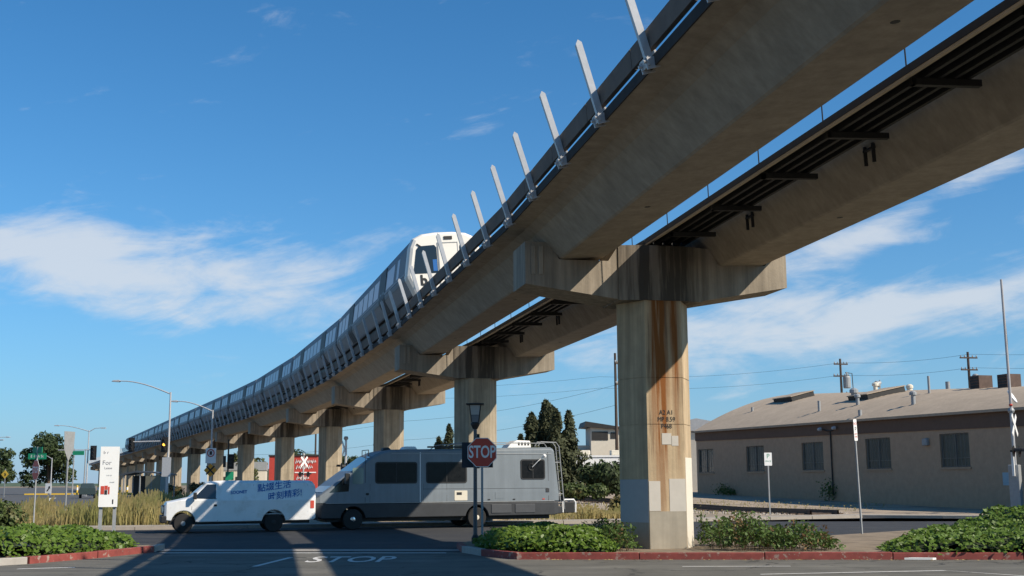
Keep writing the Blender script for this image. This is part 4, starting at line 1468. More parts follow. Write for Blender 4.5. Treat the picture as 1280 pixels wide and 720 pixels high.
# railway crossing signals
def crossing_signal(name, label, x, y, z, s=1.0, yaw=0, tall=0):
    o = empty(name, (x, y, z), yaw)
    o.scale = (s, s, s)
    tag(o, label, 'crossing signal')
    MB().tube([(0, 0, 0), (0, 0, 4.3)], .075, 10).build('mast', GALV, o)
    MB().lathe([(.22, 0), (.22, .1), (.12, .5), (.10, .9)], 10).build('base', GALV, o)
    cb = None
    for a in (45, -45):
        MB().box(-.62, .62, -.12, -.10, -.10, .10, Matrix.Translation((0, -.002 if a > 0 else 0.02, 3.75)) @ Matrix.Rotation(R(a), 4, 'Y')).build('crossbuck_board', WHITE, o)
    MB().box(-.75, .75, -.08, .0, 2.55, 2.63).build('light_bar', BLACK, o)
    for xx in (-.55, .55):
        d_ = MB().lathe([(.25, 0), (.25, .02)], 18, Matrix.Translation((xx, -.10, 2.59)) @ Matrix.Rotation(R(90), 4, 'X')).build('light_disc', BLACK, o)
        MB().lathe([(.11, 0), (.11, .03)], 14, Matrix.Translation((xx, -.125, 2.59)) @ Matrix.Rotation(R(90), 4, 'X')).build('lens', mat('dark_red_lens', (.10, .01, .01), .2, var=0), d_)
        MB().prism([(.14 * math.cos(R(a)), .14 * math.sin(R(a))) for a in (0, 30, 60, 90, 120, 150, 180)] + [(.125 * math.cos(R(a)), .125 * math.sin(R(a))) for a in (180, 150, 120, 90, 60, 30, 0)],
                   -.42, -.10, lambda u, v, w: (xx + u, w, 2.59 + v)).build('hood', BLACK, d_)
    MB().lathe([(.12, 4.3), (.16, 4.4), (.1, 4.52)], 12).build('bell', GALV_D, o)
    return o


cr = crossing_signal('crossing_signal', 'railway crossing signal with crossbuck at the right frame edge', 23.0, 55.6, .25, 1.03, R(55))
MB().tube([(.05, 0, 4.2), (-.02, 0, 7.4), (-.10, 0, 10.35)], .065, 8, .05).build('gate_arm', mat('gate_arm_grey', (.40, .38, .37), .6), cr)
MB().tube([(.12, 0, 8.8), (.25, 0, 7.6), (.22, 0, 6.6), (.10, 0, 5.9)], .012, 5).build('cable', STEEL_D, cr)
MB().lathe([(.06, 4.6), (.09, 4.65), (.06, 4.7)], 8).build('gate_lamp', REDS, cr)
MB().box(-.28, .22, -.2, .25, .1, 2.0).build('gate_mechanism', GALV_D, cr, bevel=.03)
MB().box(-.42, -.30, -.05, .05, 1.5, 2.6).build('counterweight_arm', WHITE, cr)
MB().lathe([(.33, 0), (.33, .05)], 18, Matrix.Translation((.55, .05, 5.05)) @ Matrix.Rotation(R(60), 4, 'X')).build('round_plate', WHITE, cr)
crossing_signal('crossing_signal', 'distant crossing signal mast behind the motorhome windscreen', -11.6, 84, .0, 1.08, R(-66))
crossing_signal('crossing_signal', 'distant crossing signal in front of the red wall', -18.5, 107, .0, .95, R(58))

# ------------------------------------------------------------------ railway track before the brick building
tr = empty('railway_track')
tag(tr, kind='structure')
d_ = Vector((.36, -.933))
P_ = Vector((10.2, 65.0))
for k, off in enumerate((0, 1.5)):
    q = P_ + Vector((.933, .36)) * off
    a, b_ = q - d_ * 60, q + d_ * 9.6
    v = []
    for t_ in np.linspace(0, 1, 26):
        p = a.lerp(b_, t_)
        z = gz(p.x, p.y)
        for s_, h in ((-.075, -.02), (-.035, .20), (.035, .20), (.075, -.02)):
            v.append((p.x + .933 * s_, p.y + .36 * s_, z + h))
    f_ = [(i * 4 + j, i * 4 + j + 1, i * 4 + 5 + j, i * 4 + 4 + j) for i in range(25) for j in range(3)]
    MB().add(v, f_).build('rail', RAIL, tr)
tie = MB().box(-1.25, 1.25, -.11, .11, -.08, .06).build('sleeper', WOOD, tr)
n_t = 0
for i in range(60):
    p = P_ + Vector((.933, .36)) * .75 + d_ * (9.2 - i * .62)
    o = tie if i == 0 else inst(tie, tr)
    o.location = (p.x, p.y, gz(p.x, p.y))
    o.rotation_euler = (0, 0, math.atan2(.36, .933))
# ballast stones
bst = MB()
for i in range(1500):
    t_ = random.uniform(-30, 9)
    off = random.gauss(-.9, 1.0) if random.random() < .75 else random.gauss(2.2, .5)
    p = P_ + d_ * t_ + Vector((.933, .36)) * off
    if p.y < farkerb(p.x) + 1.7:
        continue
    r_ = random.uniform(.03, .085)
    z = gz(p.x, p.y)
    pts = [(p.x + r_ * random.uniform(.6, 1.2) * cx, p.y + r_ * random.uniform(.6, 1.2) * cy, z + r_ * random.uniform(.5, 1.1) * cz) for cx, cy, cz in ((1, 0, 0), (0, 1, 0), (-1, 0, 0), (0, -1, 0), (0, 0, 1))]
    bst.add(pts, [(0, 1, 4), (1, 2, 4), (2, 3, 4), (3, 0, 4)])
tag(bst.build('ballast_stones', STONE), 'loose pale ballast stones beside the railway track', 'stones', kind='stuff')

# ------------------------------------------------------------------ brick building with bow roof
bd = empty('brick_building', (14.69, 97.0, 0), math.atan2(-.958, .286))   # local x along the wall towards the camera, local y to the right/back
tag(bd, 'long low tan brick building with brown fascia and bowed roof', 'building')
BL = 54.0


def eave(x):
    return 5.48 - .0105 * x


def band(x):
    return 4.82 - .0142 * x


WD = 19.0
# local +y points to the building interior? interior lies on the right of the wall seen from the camera
sgn_in = 1
wl = MB()
wins = [(.35, 3.05), (8.45, 11.15), (16.4, 19.1), (24.0, 26.6), (31.3, 33.8), (38.6, 41.2), (46, 48.6)]
Z0, Z1 = 2.33, 4.14
prev = 0.0


def wallbox(x0, x1, z0, z1):
    wl.add([(x0, 0, z0(x0)), (x1, 0, z0(x1)), (x1, 0, z1(x1)), (x0, 0, z1(x0)), (x0, .3, z0(x0)), (x1, .3, z0(x1)), (x1, .3, z1(x1)), (x0, .3, z1(x0))],
           [(0, 1, 2, 3), (5, 4, 7, 6), (0, 4, 5, 1), (1, 5, 6, 2), (2, 6, 7, 3), (3, 7, 4, 0)])


for x0, x1 in wins:
    if x0 > prev:
        wallbox(prev, x0, lambda x: .1, band)
    wallbox(x0, x1, lambda x: .1, lambda x: Z0)
    wallbox(x0, x1, lambda x: Z1, band)
    prev = x1
wallbox(prev, BL, lambda x: .1, band)
wl.build('wall', WALLB, bd)
MB().add([(0, 0, .1), (0, WD, .1), (0, WD, 5.4), (0, 0, 5.4)], [(0, 1, 2, 3)]).build('end_wall', WALLB, bd)
MB().add([(BL, 0, .1), (BL, WD, .1), (BL, WD, 4.9), (BL, 0, 4.9)], [(3, 2, 1, 0)]).build('end_wall', WALLB, bd)
MB().add([(-.05, -.06, band(0)), (BL, -.06, band(BL)), (BL, -.06, eave(BL)), (-.05, -.06, eave(0)), (-.05, .32, band(0)), (BL, .32, band(BL)), (BL, .32, eave(BL)), (-.05, .32, eave(0))],
         [(0, 1, 2, 3), (4, 7, 6, 5), (0, 4, 5, 1), (1, 5, 6, 2), (2, 6, 7, 3), (3, 7, 4, 0)]).build('fascia', BROWN, bd)
gw = mat('dim_window_glass', (.085, .085, .07), .25, var=.3, scale=1)
for x0, x1 in wins:
    wn = MB().box(x0, x1, .14, .18, Z0, Z1).build('window', gw, bd)
    MB().box(x0 - .08, x1 + .08, -.07, .02, Z0 - .12, Z0 - .01).build('sill', WALLB, wn)
    xm = (x0 + x1) / 2
    for a in (x0 + .03, xm, x1 - .03):
        MB().box(a - .035, a + .035, .08, .135, Z0, Z1).build('frame_bar', mat('window_frame_grey', (.16, .15, .13), .6), wn)
    for z in (Z0 + .04, Z0 + .48, Z1 - .04):
        MB().box(x0, x1, .09, .13, z - .02, z + .02).build('frame_bar', MATS['window_frame_grey'], wn)
    for i in range(1, 8):
        a = x0 + (x1 - x0) * i / 8
        MB().box(a - .012, a + .012, -.05, -.03, Z0 - .02, Z1 + .02).build('security_bar', MATS['window_frame_grey'], wn)
# roof: shallow bow, edge lip towards the street
rise = 3.35
nr_ = 40
rf = MB()
for x in (-.25, BL + .2):
    for i in range(nr_ + 1):
        f = i / nr_
        y = -.25 + (WD + .5) * f
        rf.v.append((x, y, eave(x) + .05 + (3.2 - .043 * x) * (1 - abs(2 * f - 1) ** 1.75)))
for i in range(nr_):
    rf.f.append((i, i + 1, nr_ + 2 + i, nr_ + 1 + i))
for e0 in (0, nr_ + 1):
    MB().poly(rf.v[e0:e0 + nr_ + 1]).build('gable_end', WALLB, bd)
roof = rf.build('roof', ROOF, bd)
for p_ in roof.data.polygons:
    p_.use_smooth = len(p_.vertices) == 4
MB().add([(-.25, -.30, eave(0)), (BL, -.30, eave(BL)), (BL, -.30, eave(BL) + .14), (-.25, -.30, eave(0) + .14), (-.25, -.1, eave(0)), (BL, -.1, eave(BL)), (BL, -.1, eave(BL) + .14), (-.25, -.1, eave(0) + .14)],
         [(0, 1, 2, 3), (0, 4, 5, 1), (2, 6, 7, 3), (0, 3, 7, 4), (1, 5, 6, 2)]).build('roof_edge', ROOF, bd)


def rise_(x):
    return 3.2 - .043 * x


def rz_(x, y):
    f = (y + .25) / (WD + .5)
    return eave(x) + .05 + rise_(x) * (1 - abs(2 * f - 1) ** 1.75)


def roof_vent(x, y, h, r, capr=None, m=GALV_D):
    z = rz_(x, y)
    prof = [(r, -.15), (r, h)]
    if capr:
        prof += [(capr, h), (capr, h + capr * .7), (capr * .5, h + capr * 1.1)]
    MB().lathe(prof, 12, Matrix.Translation((x, y, z))).build('roof_pipe', m, roof)


def skylight(x, y, lx, ly, h):
    z = rz_(x, y)
    sl = (rz_(x, y + .5) - rz_(x, y - .5))
    mt = Matrix.Translation((x, y, z)) @ Matrix.Rotation(math.atan(sl), 4, 'X')
    s_ = MB().box(-lx, lx, -ly, ly, -.2, h, mt).build('skylight', STEEL_D, roof)
    MB().box(-lx - .06, lx + .06, -ly - .06, ly + .06, h, h + .06, mt).build('skylight_lid', ROOF, s_)


skylight(5.2, 6.0, 1.4, 1.0, .28)
skylight(16.4, 6.0, 1.2, 1.5, .26)
for x, y, h, r, c, m in ((15.5, 4.8, .45, .20, .30, GALV_D), (15.2, 2.2, .7, .10, None, GALV_D), (18.4, 3.2, .5, .12, .2, GALV_D), (25.4, 2.6, .55, .13, .22, GALV_D),
                         (22.5, .7, .35, .12, None, GALV_D), (11.0, 9.5, .42, .15, .24, CREAM), (15.5, 9.3, .15, .2, .25, CREAM), (22.3, 6.0, 1.1, .08, None, GALV_D), (19.5, 9.5, .5, .15, None, GALV_D), (13.6, 9.6, .3, .14, None, GALV_D), (22.8, 9.2, .7, .16, .2, GALV_D), (4.0, 3.0, .3, .1, None, GALV_D)):
    roof_vent(x, y, h, r, c, m)
for x in (24.6, 27.2):
    z = rz_(x, 8.4)
    hv = MB().box(x - .45, x + .45, 7.7, 8.7, z - .3, z + .75).build('rooftop_unit', mat('rusty_unit', (.10, .065, .05), .8, var=.35, scale=3), roof)
    for i in range(4):
        MB().box(x - .38, x + .38, 7.67, 7.7, z + .05 + i * .17, z + .13 + i * .17).build('louvre', STEEL_D, hv)
MB().tube([(20.2, -.08, .7), (20.2, -.08, 4.75)], .05, 6).tube([(19.3, -.1, 4.95), (19.9, -.1, 4.8), (20.5, -.1, 4.8), (21.0, -.1, 4.95)], .03, 5).build('drainpipe', STEEL_D, bd)
for x in (19.3, 21.0):
    MB().lathe([(.13, 0), (.10, .18), (.05, .24)], 10, Matrix.Translation((x, -.22, 4.95)) @ Matrix.Rotation(R(100), 4, 'X')).build('flood_light', GALV, bd)
MB().box(29.95, 30.4, -.22, -.0, 3.55, 3.95).build('wall_lamp', GALV_D, bd, bevel=.05)
MB().box(36.3, 36.75, -.02, -.0, 1.35, 2.0).build('wall_notice', mat('pale_blue_sign', (.30, .42, .48), .6), bd)
cl = []
for x, y, h in ((20.2, -.4, .9), (5.5, -.5, .5), (6.4, -.4, .35)):
    pt = rng.normal(0, 1, (260, 3)) * np.array([.28, .18, h * .4])
    cl.append((x, y, h, pt))
for i, (x, y, h, pt) in enumerate(cl):
    o = empty('shrub', bd.matrix_world @ Vector((0, 0, 0)))
    w_ = Matrix.Translation((14.69, 97, 0)) @ Matrix.Rotation(math.atan2(-.958, .286), 4, 'Z') @ Vector((x, y, 0))
    o.location = (w_.x, w_.y, gz(w_.x, w_.y))
    tag(o, ['small dark shrub at the foot of the drainpipe on the brick wall', 'low scrubby weed by the second window of the brick wall', 'tiny weed beside the scrub on the brick wall'][i], 'shrub', None)
    leaf_mesh('foliage', pt + np.array([0, 0, h * .7]), rng.normal(0, 1, (260, 3)), .07, WEED, o)
    MB().tube([(0, 0, 0), (.03, 0, h * .8)], .025, 5).build('stem', BARK, o)
# pale neighbouring roof glimpsed beyond the far end
nb = empty('neighbour_building', (16.5, 128, 0), R(-15))
tag(nb, 'pale gabled roof glimpsed beyond the far end of the brick building', 'building')
MB().box(-3, 9, 0, 8, 0, 6.9).build('wall', STUCCO, nb)
MB().prism([(-3.4, 6.9), (9.4, 6.9), (3, 8.2)], -.3, 8.3, lambda u, v, w: (u, w, v)).build('roof', mat('pale_roof', (.50, .49, .47), .8), nb)

# ------------------------------------------------------------------ poles and wires behind
def power_pole(label, x, y, h, arms, transformer=False, yaw=0):
    o = empty('power_pole', (x, y, .5), yaw)
    tag(o, label, 'utility pole')
    MB().tube([(0, 0, -.6), (0, 0, h)], .19, 8, .12).build('shaft', WOOD, o)
    for z, w in arms:
        MB().box(-w, w, -.16, -.06, z - .07, z + .07).build('crossarm', WOOD, o)
        for xx in (-w * .9, -w * .45, w * .45, w * .9):
            MB().lathe([(.05, 0), (.07, .1), (.04, .2)], 8, Matrix.Translation((xx, -.11, z + .07))).build('insulator', GALV_D, o)
    if transformer:
        MB().lathe([(.36, 0), (.40, .1), (.40, 1.15), (.32, 1.3)], 14, Matrix.Translation((.62, -.1, h - 3.2))).build('transformer', GALV_D, o)
        MB().tube([(.5, -.1, h - 1.5), (1.25, -.1, h - 1.6), (1.3, -.1, h - 3.2), (.8, -.1, h - 3.9), (.5, -.1, h - 3.6)], .05, 6).build('cable', STEEL_D, o)
        MB().lathe([(.08, 0), (.10, .3), (.06, .45)], 8, Matrix.Translation((.62, -.1, h - 1.9))).build('bushing', GALV_D, o)
    return o


power_pole('utility pole with grey transformer behind the middle of the bowed roof', 35.6, 130, 14.2, ((13.6, .8), (12.3, .9)), True, R(10))
power_pole('utility pole with double crossarms behind the right of the bowed roof', 45.7, 120, 13.8, ((13.2, .95), (12.0, .9), (9.6, 1.0)), False, R(10))
power_pole('plain timber pole left of the nearest pier before the cream building', 10.3, 120, 13.9, ((12.9, .5), (10.8, .3)), False, R(70))
power_pole('slender far pole right of the red wall', -31.0, 190, 11.5, ((9.8, .5),), False, 0)


def wire(label, pts, r=.014):
    o = MB()
    for a, b in zip(pts, pts[1:]):
        a, b = Vector(a), Vector(b)
        o.tube([a.lerp(b, t) - Vector((0, 0, 4 * .9 * t * (1 - t) * (a - b).length / 40)) for t in np.linspace(0, 1, 11)], r, 4, cap=False)
    return tag(o.build('power_line', BLACK), label, 'power line', 'overhead power lines')


for dz, ln_ in ((13.95, 'upper'), (12.6, 'lower')):
    wire('%s overhead wire passing both utility poles behind the brick building' % ln_, [(-30, 160, dz + 1), (10.3, 142, dz), (35.6, 129.8, dz + .3), (45.7, 119.8, dz + .1), (75, 105, dz + .5)])
wire('faint overhead wire running behind the piers to the timber pole', [(-40, 150, 7.5), (-12, 135, 8.5), (10.3, 120, 11.2)])
wire('faint low overhead wire above the motorhome front', [(-40, 150, 5.4), (-12, 135, 6.4), (10.3, 120, 9.2)])
fl = empty('flood_lamp', (30.6, 100, 4.5))
tag(fl, 'small flood lamp on a thin stalk above the bowed roof ridge', 'lamp')
MB().tube([(0, 0, 0), (0, 0, 5.4)], .05, 6).build('stalk', GALV_D, fl)
MB().lathe([(.10, 0), (.30, .35), (.28, .45)], 12, Matrix.Translation((.1, 0, 5.2)) @ Matrix.Rotation(R(-115), 4, 'Y')).build('lamp_head', GALV_D, fl)
lr = empty('yard_lamp', (-28.6, 150, 0))
tag(lr, 'far yard light pole between two piers above the van', 'lamp')
MB().tube([(0, 0, 0), (0, 0, 8.0)], .13, 8, .09).build('pole', GALV, lr)
MB().box(-.9, .9, -.1, .1, 7.6, 7.75).build('crossbar', GALV, lr)
for xx in (-.8, .8):
    MB().box(xx - .3, xx + .3, -.2, .3, 7.75, 8.1).build('lamp_head', GALV_D, lr)

# ------------------------------------------------------------------ background buildings
cb = empty('cream_building', (10.5, 135, 0), R(4))
cb.scale = (1, 1, .86)
tag(cb, 'cream building with tower, dark awning roof and loading chute behind the cypresses', 'building')
MB().box(-4.2, 6, 0, 12, 0, 6.6).build('wall', STUCCO, cb)
MB().box(-2.0, 1.3, -1.5, 3, 0, 9.0).build('tower', STUCCO, cb)
MB().prism([(-2.8, 8.9), (1.9, 8.5), (2.0, 8.75), (-2.6, 9.6)], -1.9, 3.3, lambda u, v, w: (u, w, v)).build('tower_roof', STEEL_D, cb)
MB().box(-1.9, -.1, -1.56, -1.5, 7.2, 8.3).build('tower_window', STEEL_D, cb)
MB().box(.2, 1.0, -1.56, -1.5, 7.4, 8.2).build('tower_window', STEEL_D, cb)
MB().prism([(-9.5, 0), (-2.0, 0), (-2.0, 6.2), (-9.5, 4.6)], -.6, 6, lambda u, v, w: (u, w, v)).build('side_wing', mat('grey_stucco', (.36, .34, .30), .9), cb)
MB().box(-8.8, -7.6, -.66, -.6, 1.8, 3.8).build('door', STEEL_D, cb)
MB().box(-7.2, -6.1, 0, 1.2, 4.5, 8.0).build('vent_stack', STEEL_D, cb)
MB().box(-7.8, -5.4, -.3, 1.5, 8.0, 8.8).build('stack_cap', STEEL_D, cb)
MB().tube([(-6.0, .4, 7.6), (-2.2, .4, 5.6)], .16, 6).tube([(-6.0, .9, 6.9), (-2.2, .9, 5.0)], .16, 6).build('chute', STEEL_D, cb)
for i in range(2):
    MB().box(3.0, 4.2, -.06, 0, 1.2 + i * 2.6, 2.9 + i * 2.6).build('window', STEEL_D, cb)
tl = empty('white_trailer', (7.4, 104, .6), R(3))
tag(tl, 'long white trailer roof behind the dark shrubs left of the nearest pier', 'trailer')
MB().box(-3.6, 3.2, 0, 2.5, .6, 3.15).build('body', WHITE, tl, bevel=.06)
MB().box(-3.7, 3.3, -.08, 2.6, 3.15, 3.3).build('roof', WHITE, tl)
for xx in (-1.2, 1.6):
    MB().box(xx - .5, xx + .5, .5, 1.6, 3.3, 3.75).build('roof_unit', CREAM, tl, bevel=.08)
for xx in (-1, 1):
    wheel(tl, xx, .2, .4, .25)
MB().box(-2.5, -1.5, -.03, 0, 1.6, 2.5).build('window', GLASS, tl)
rw = empty('red_building', (-33.8, 172, 0), R(8))
tag(rw, 'red painted wall with white lettering seen between two piers', 'building')
MB().box(-.8, 6.0, 0, 8, 0, 5.5).build('wall', REDW, rw)
MB().box(-.9, 6.1, -.15, 8.2, 5.5, 5.7).build('coping', STEEL_D, rw)
# loose white sign-writing strokes
for row, (z, n) in enumerate(((4.5, 5), (3.7, 4), (2.2, 3))):
    for i in range(n):
        x = 2.9 + i * .58 + row * .1
        MB().tube([(x, -.03, z), (x + .14, -.03, z + .55), (x + .28, -.03, z + .1), (x + .42, -.03, z + .5), (x + .5, -.03, z + .15)], .07, 5).build('sign_stroke', WHITE, rw)
MB().box(2.8, 5.8, -.05, 0, 3.15, 3.3).build('sign_line', WHITE, rw)
MB().box(1.2, 2.4, -.05, 0, .2, 2.2).build('door', STEEL_D, rw)
gb = empty('low_building', (-36.3, 158, 0), R(10))
tag(gb, 'low pale building with dark band behind the black traffic signal', 'building')
MB().box(-3.4, 4, 0, 8, 0, 4.2).build('wall', STUCCO, gb)
MB().box(-3.5, 4.1, -.1, 8.1, 3.4, 4.5).build('fascia', GALV_D, gb)
for i in range(2):
    MB().box(-2.6 + i * 2.8, -.8 + i * 2.8, -.06, 0, .5, 2.6).build('window', STEEL_D, gb)
hb = MB()
hx_ = np.linspace(-900, 700, 60)
for x in hx_:
    h = 3 + 2 * math.sin(x * .006 + .8) + 2 * math.sin(x * .021) + 55 * math.exp(-((x + 350) / 70) ** 2)
    hb.v += [(x, 1900, -5), (x, 1960, max(h, 4) * .72), (x, 2100, max(h, 4))]
for i in range(len(hx_) - 1):
    for j in (0, 1):
        hb.f.append((i * 3 + j, (i + 1) * 3 + j, (i + 1) * 3 + j + 1, i * 3 + j + 1))
tag(hb.build('hills', HILL, smooth=True), kind='structure')
# ------------------------------------------------------------------ vegetation
def inside(px, py, poly):
    c = False
    j = len(poly) - 1
    for i in range(len(poly)):
        xi, yi = poly[i]
        xj, yj = poly[j]
        if (yi > py) != (yj > py) and px < (xj - xi) * (py - yi) / (yj - yi) + xi:
            c = not c
        j = i
    return c


def edge_dist(px, py, poly):
    best = 1e9
    for (x0, y0), (x1, y1) in zip(poly, poly[1:] + poly[:1]):
        dx, dy = x1 - x0, y1 - y0
        t = max(0, min(1, ((px - x0) * dx + (py - y0) * dy) / (dx * dx + dy * dy + 1e-9)))
        best = min(best, math.hypot(px - x0 - dx * t, py - y0 - dy * t))
    return best


def bump2(x, y):
    return .5 + .25 * math.sin(x * 2.3 + .7) * math.cos(y * 1.9) + .18 * math.sin(x * 5.1 + y * 3.3) + .12 * math.sin(y * 6.7 - x * 4.1)


def ivy_bed(name, label, poly, hfun, n, leaf=.062, soil=.125):
    n = int(n * 1.8)
    o = empty(name, (sum(p[0] for p in poly) / len(poly), sum(p[1] for p in poly) / len(poly), soil))
    tag(o, label, 'ivy')
    ox, oy = o.location.x, o.location.y
    x0, x1 = min(p[0] for p in poly), max(p[0] for p in poly)
    y0, y1 = min(p[1] for p in poly), max(p[1] for p in poly)

    def H(x, y):
        e = edge_dist(x, y, poly)
        return .88 * hfun(x, y) * min(1, .25 + e / .55) ** .7 * (.72 + .5 * (bump2(x, y) - .3))
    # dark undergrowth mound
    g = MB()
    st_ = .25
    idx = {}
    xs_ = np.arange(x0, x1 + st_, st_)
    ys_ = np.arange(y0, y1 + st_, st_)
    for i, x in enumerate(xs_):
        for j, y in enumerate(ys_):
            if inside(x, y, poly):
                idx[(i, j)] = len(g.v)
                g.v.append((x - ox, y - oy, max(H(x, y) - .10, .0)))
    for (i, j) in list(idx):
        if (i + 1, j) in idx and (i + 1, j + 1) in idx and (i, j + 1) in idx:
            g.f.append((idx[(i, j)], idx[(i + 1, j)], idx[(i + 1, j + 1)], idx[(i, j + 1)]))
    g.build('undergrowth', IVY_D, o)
    cen, nrm = [], []
    while len(cen) < n:
        x, y = random.uniform(x0, x1), random.uniform(y0, y1)
        if not inside(x, y, poly):
            continue
        h = H(x, y)
        e = edge_dist(x, y, poly)
        if e < .22 and random.random() < .75:
            z = random.uniform(-.02, max(h, .05))
        else:
            z = h - random.random() ** 2 * .10 + .02
        gx = (H(x + .12, y) - H(x - .12, y)) / .24
        gy = (H(x, y + .12) - H(x, y - .12)) / .24
        jx, jy = (random.gauss(0, .05), random.gauss(0, .05))
        cen.append((x - ox + jx, y - oy + jy, z))
        nrm.append((-gx * .8, -gy * .8 - .35, .9))
    f = leaf_mesh('foliage', cen, nrm, leaf, IVY, o, aspect=.95, jitter=.42)
    tag(f, kind='stuff')
    return o


ivy_bed('ivy_bed', 'large glossy ivy bed spilling over the kerb at bottom right',
        [(7.9, 26.0), (9.5, 25.62), (14, 25.15), (19, 24.7), (19, 31.5), (14, 32.0), (11.3, 31.4), (9.8, 29.8), (8.4, 28.0)],
        lambda x, y: .22 + .30 * min(max((x - 8.0) / 1.8, 0), 1) + .50 * min(max((x - 10.9) / 1.6, 0), 1) * min(max((y - 26.2) / 2.2, 0.0), 1), 12000)
ivy_bed('ivy_bed', 'glossy ivy clump behind the red kerb between stop sign and rusty pier',
        [(-.95, 30.6), (-.75, 28.8), (-.2, 27.4), (.3, 26.85), (1.3, 26.75), (2.25, 26.75), (2.3, 28.0), (2.0, 30.0), (.5, 30.9)],
        lambda x, y: .62 - .10 * abs(x - .9), 5500)
ivy_bed('ivy_bed', 'broad glossy ivy bed on the left corner island with red kerb',
        [(-9.35, 30.6), (-9.75, 28.6), (-10.2, 27.2), (-10.8, 26.1), (-11.5, 25.5), (-13.2, 25.1), (-17, 24.9), (-19, 28), (-18.0, 32.0), (-14.5, 31.8), (-10.0, 31.6)],
        lambda x, y: .30 + .32 * min(max((-9.3 - x) / 1.6, 0), 1), 12000)


def shrub(name, label, loc, rx, ry, rz, n, leaf, m=SHRUB, cat='shrub', lobes=9, stem=True):
    o = empty(name, loc)
    tag(o, label, cat)
    cs = []
    for i in range(lobes):
        a = random.uniform(0, 2 * math.pi)
        q = random.uniform(.2, .7)
        cs.append((math.cos(a) * rx * q, math.sin(a) * ry * q, rz * random.uniform(.35, .75), random.uniform(.30, .48)))
    cen, nrm = [], []
    for i in range(n):
        cx, cy, cz, r_ = random.choice(cs)
        v = Vector((random.gauss(0, 1), random.gauss(0, 1), random.gauss(0, 1))).normalized()
        k = random.uniform(.75, 1.05) if random.random() < .8 else random.uniform(.3, .8)
        p = (cx + v.x * rx * r_ * k, cy + v.y * ry * r_ * k, max(cz + v.z * rz * r_ * k, .02))
        cen.append(p)
        nrm.append(v)
    f = leaf_mesh('foliage', cen, nrm, leaf, m, o, jitter=.5)
    tag(f, kind='stuff')
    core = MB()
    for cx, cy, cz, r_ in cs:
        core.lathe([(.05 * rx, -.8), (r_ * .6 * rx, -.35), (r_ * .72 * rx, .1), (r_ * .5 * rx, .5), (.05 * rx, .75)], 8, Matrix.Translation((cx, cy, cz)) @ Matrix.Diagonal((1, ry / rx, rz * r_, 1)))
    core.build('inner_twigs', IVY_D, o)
    if stem:
        MB().tube([(0, 0, 0), (0, 0, rz * .5)], .05, 6).build('stem', BARK, o)
    return o


shrub('bush', 'rounded brownish green bush at the left edge above the ivy', (-14.1, 31.8, .12), 1.6, 1.2, 1.15, 4600, .055)


def weeds(name, label, poly, hfun, n, m, m2):
    o = empty(name, (poly[0][0], poly[0][1], .125))
    tag(o, label, 'weeds')
    ox, oy = poly[0]
    x0, x1 = min(p[0] for p in poly), max(p[0] for p in poly)
    y0, y1 = min(p[1] for p in poly), max(p[1] for p in poly)
    cen, nrm, cen2, nrm2 = [], [], [], []
    stems = MB()
    k = 0
    while k < n:
        x, y = random.uniform(x0, x1), random.uniform(y0, y1)
        if not inside(x, y, poly):
            continue
        k += 1
        h = hfun(x, y) * random.uniform(.55, 1.1)
        lx, ly = random.gauss(0, .08), random.gauss(0, .08)
        stems.tube([(x - ox, y - oy, 0), (x - ox + lx * .4, y - oy + ly * .4, h * .5), (x - ox + lx, y - oy + ly, h)], .006, 3, .003, cap=False)
        dry = random.random() < (.12 + .6 * max(0, (x - x0) / (x1 - x0) - .62))
        for q in range(22):
            t = random.uniform(.1, 1) ** .8
            r_ = .11 * (1.1 - t * .7)
            (cen2 if dry else cen).append((x - ox + lx * t + random.gauss(0, r_), y - oy + ly * t + random.gauss(0, r_), h * t))
            (nrm2 if dry else nrm).append((random.gauss(0, .6), random.gauss(0, .6), 1))
    tag(stems.build('stems', WEEDR, o), kind='stuff')
    tag(leaf_mesh('foliage', cen, nrm, .042, m, o, aspect=1.3), kind='stuff')
    if cen2:
        tag(leaf_mesh('dry_foliage', cen2, nrm2, .036, m2, o, aspect=1.3), kind='stuff')
    return o


weeds('weed_patch', 'tangled green and reddish weeds right of the rusty pier', [(4.45, 27.0), (7.2, 26.5), (7.1, 28.0), (6.0, 29.6), (4.5, 29.8)],
      lambda x, y: .80 - .16 * (x - 4.6) + .12 * math.sin(x * 5), 210, WEED, WEEDR)
weeds('weed_patch', 'dark shaded weeds at the left foot of the rusty pier', [(1.95, 27.0), (2.75, 26.95), (2.7, 27.7), (2.3, 30.4), (1.8, 30.2)],
      lambda x, y: .62, 70, WEED, WEEDR)
weeds('weed_patch', 'low ragged weeds behind the ivy clump below the motorhome rear', [(-.2, 30.2), (3.4, 30.0), (3.0, 31.6), (-.4, 31.6)],
      lambda x, y: .42, 60, WEED, WEEDR)


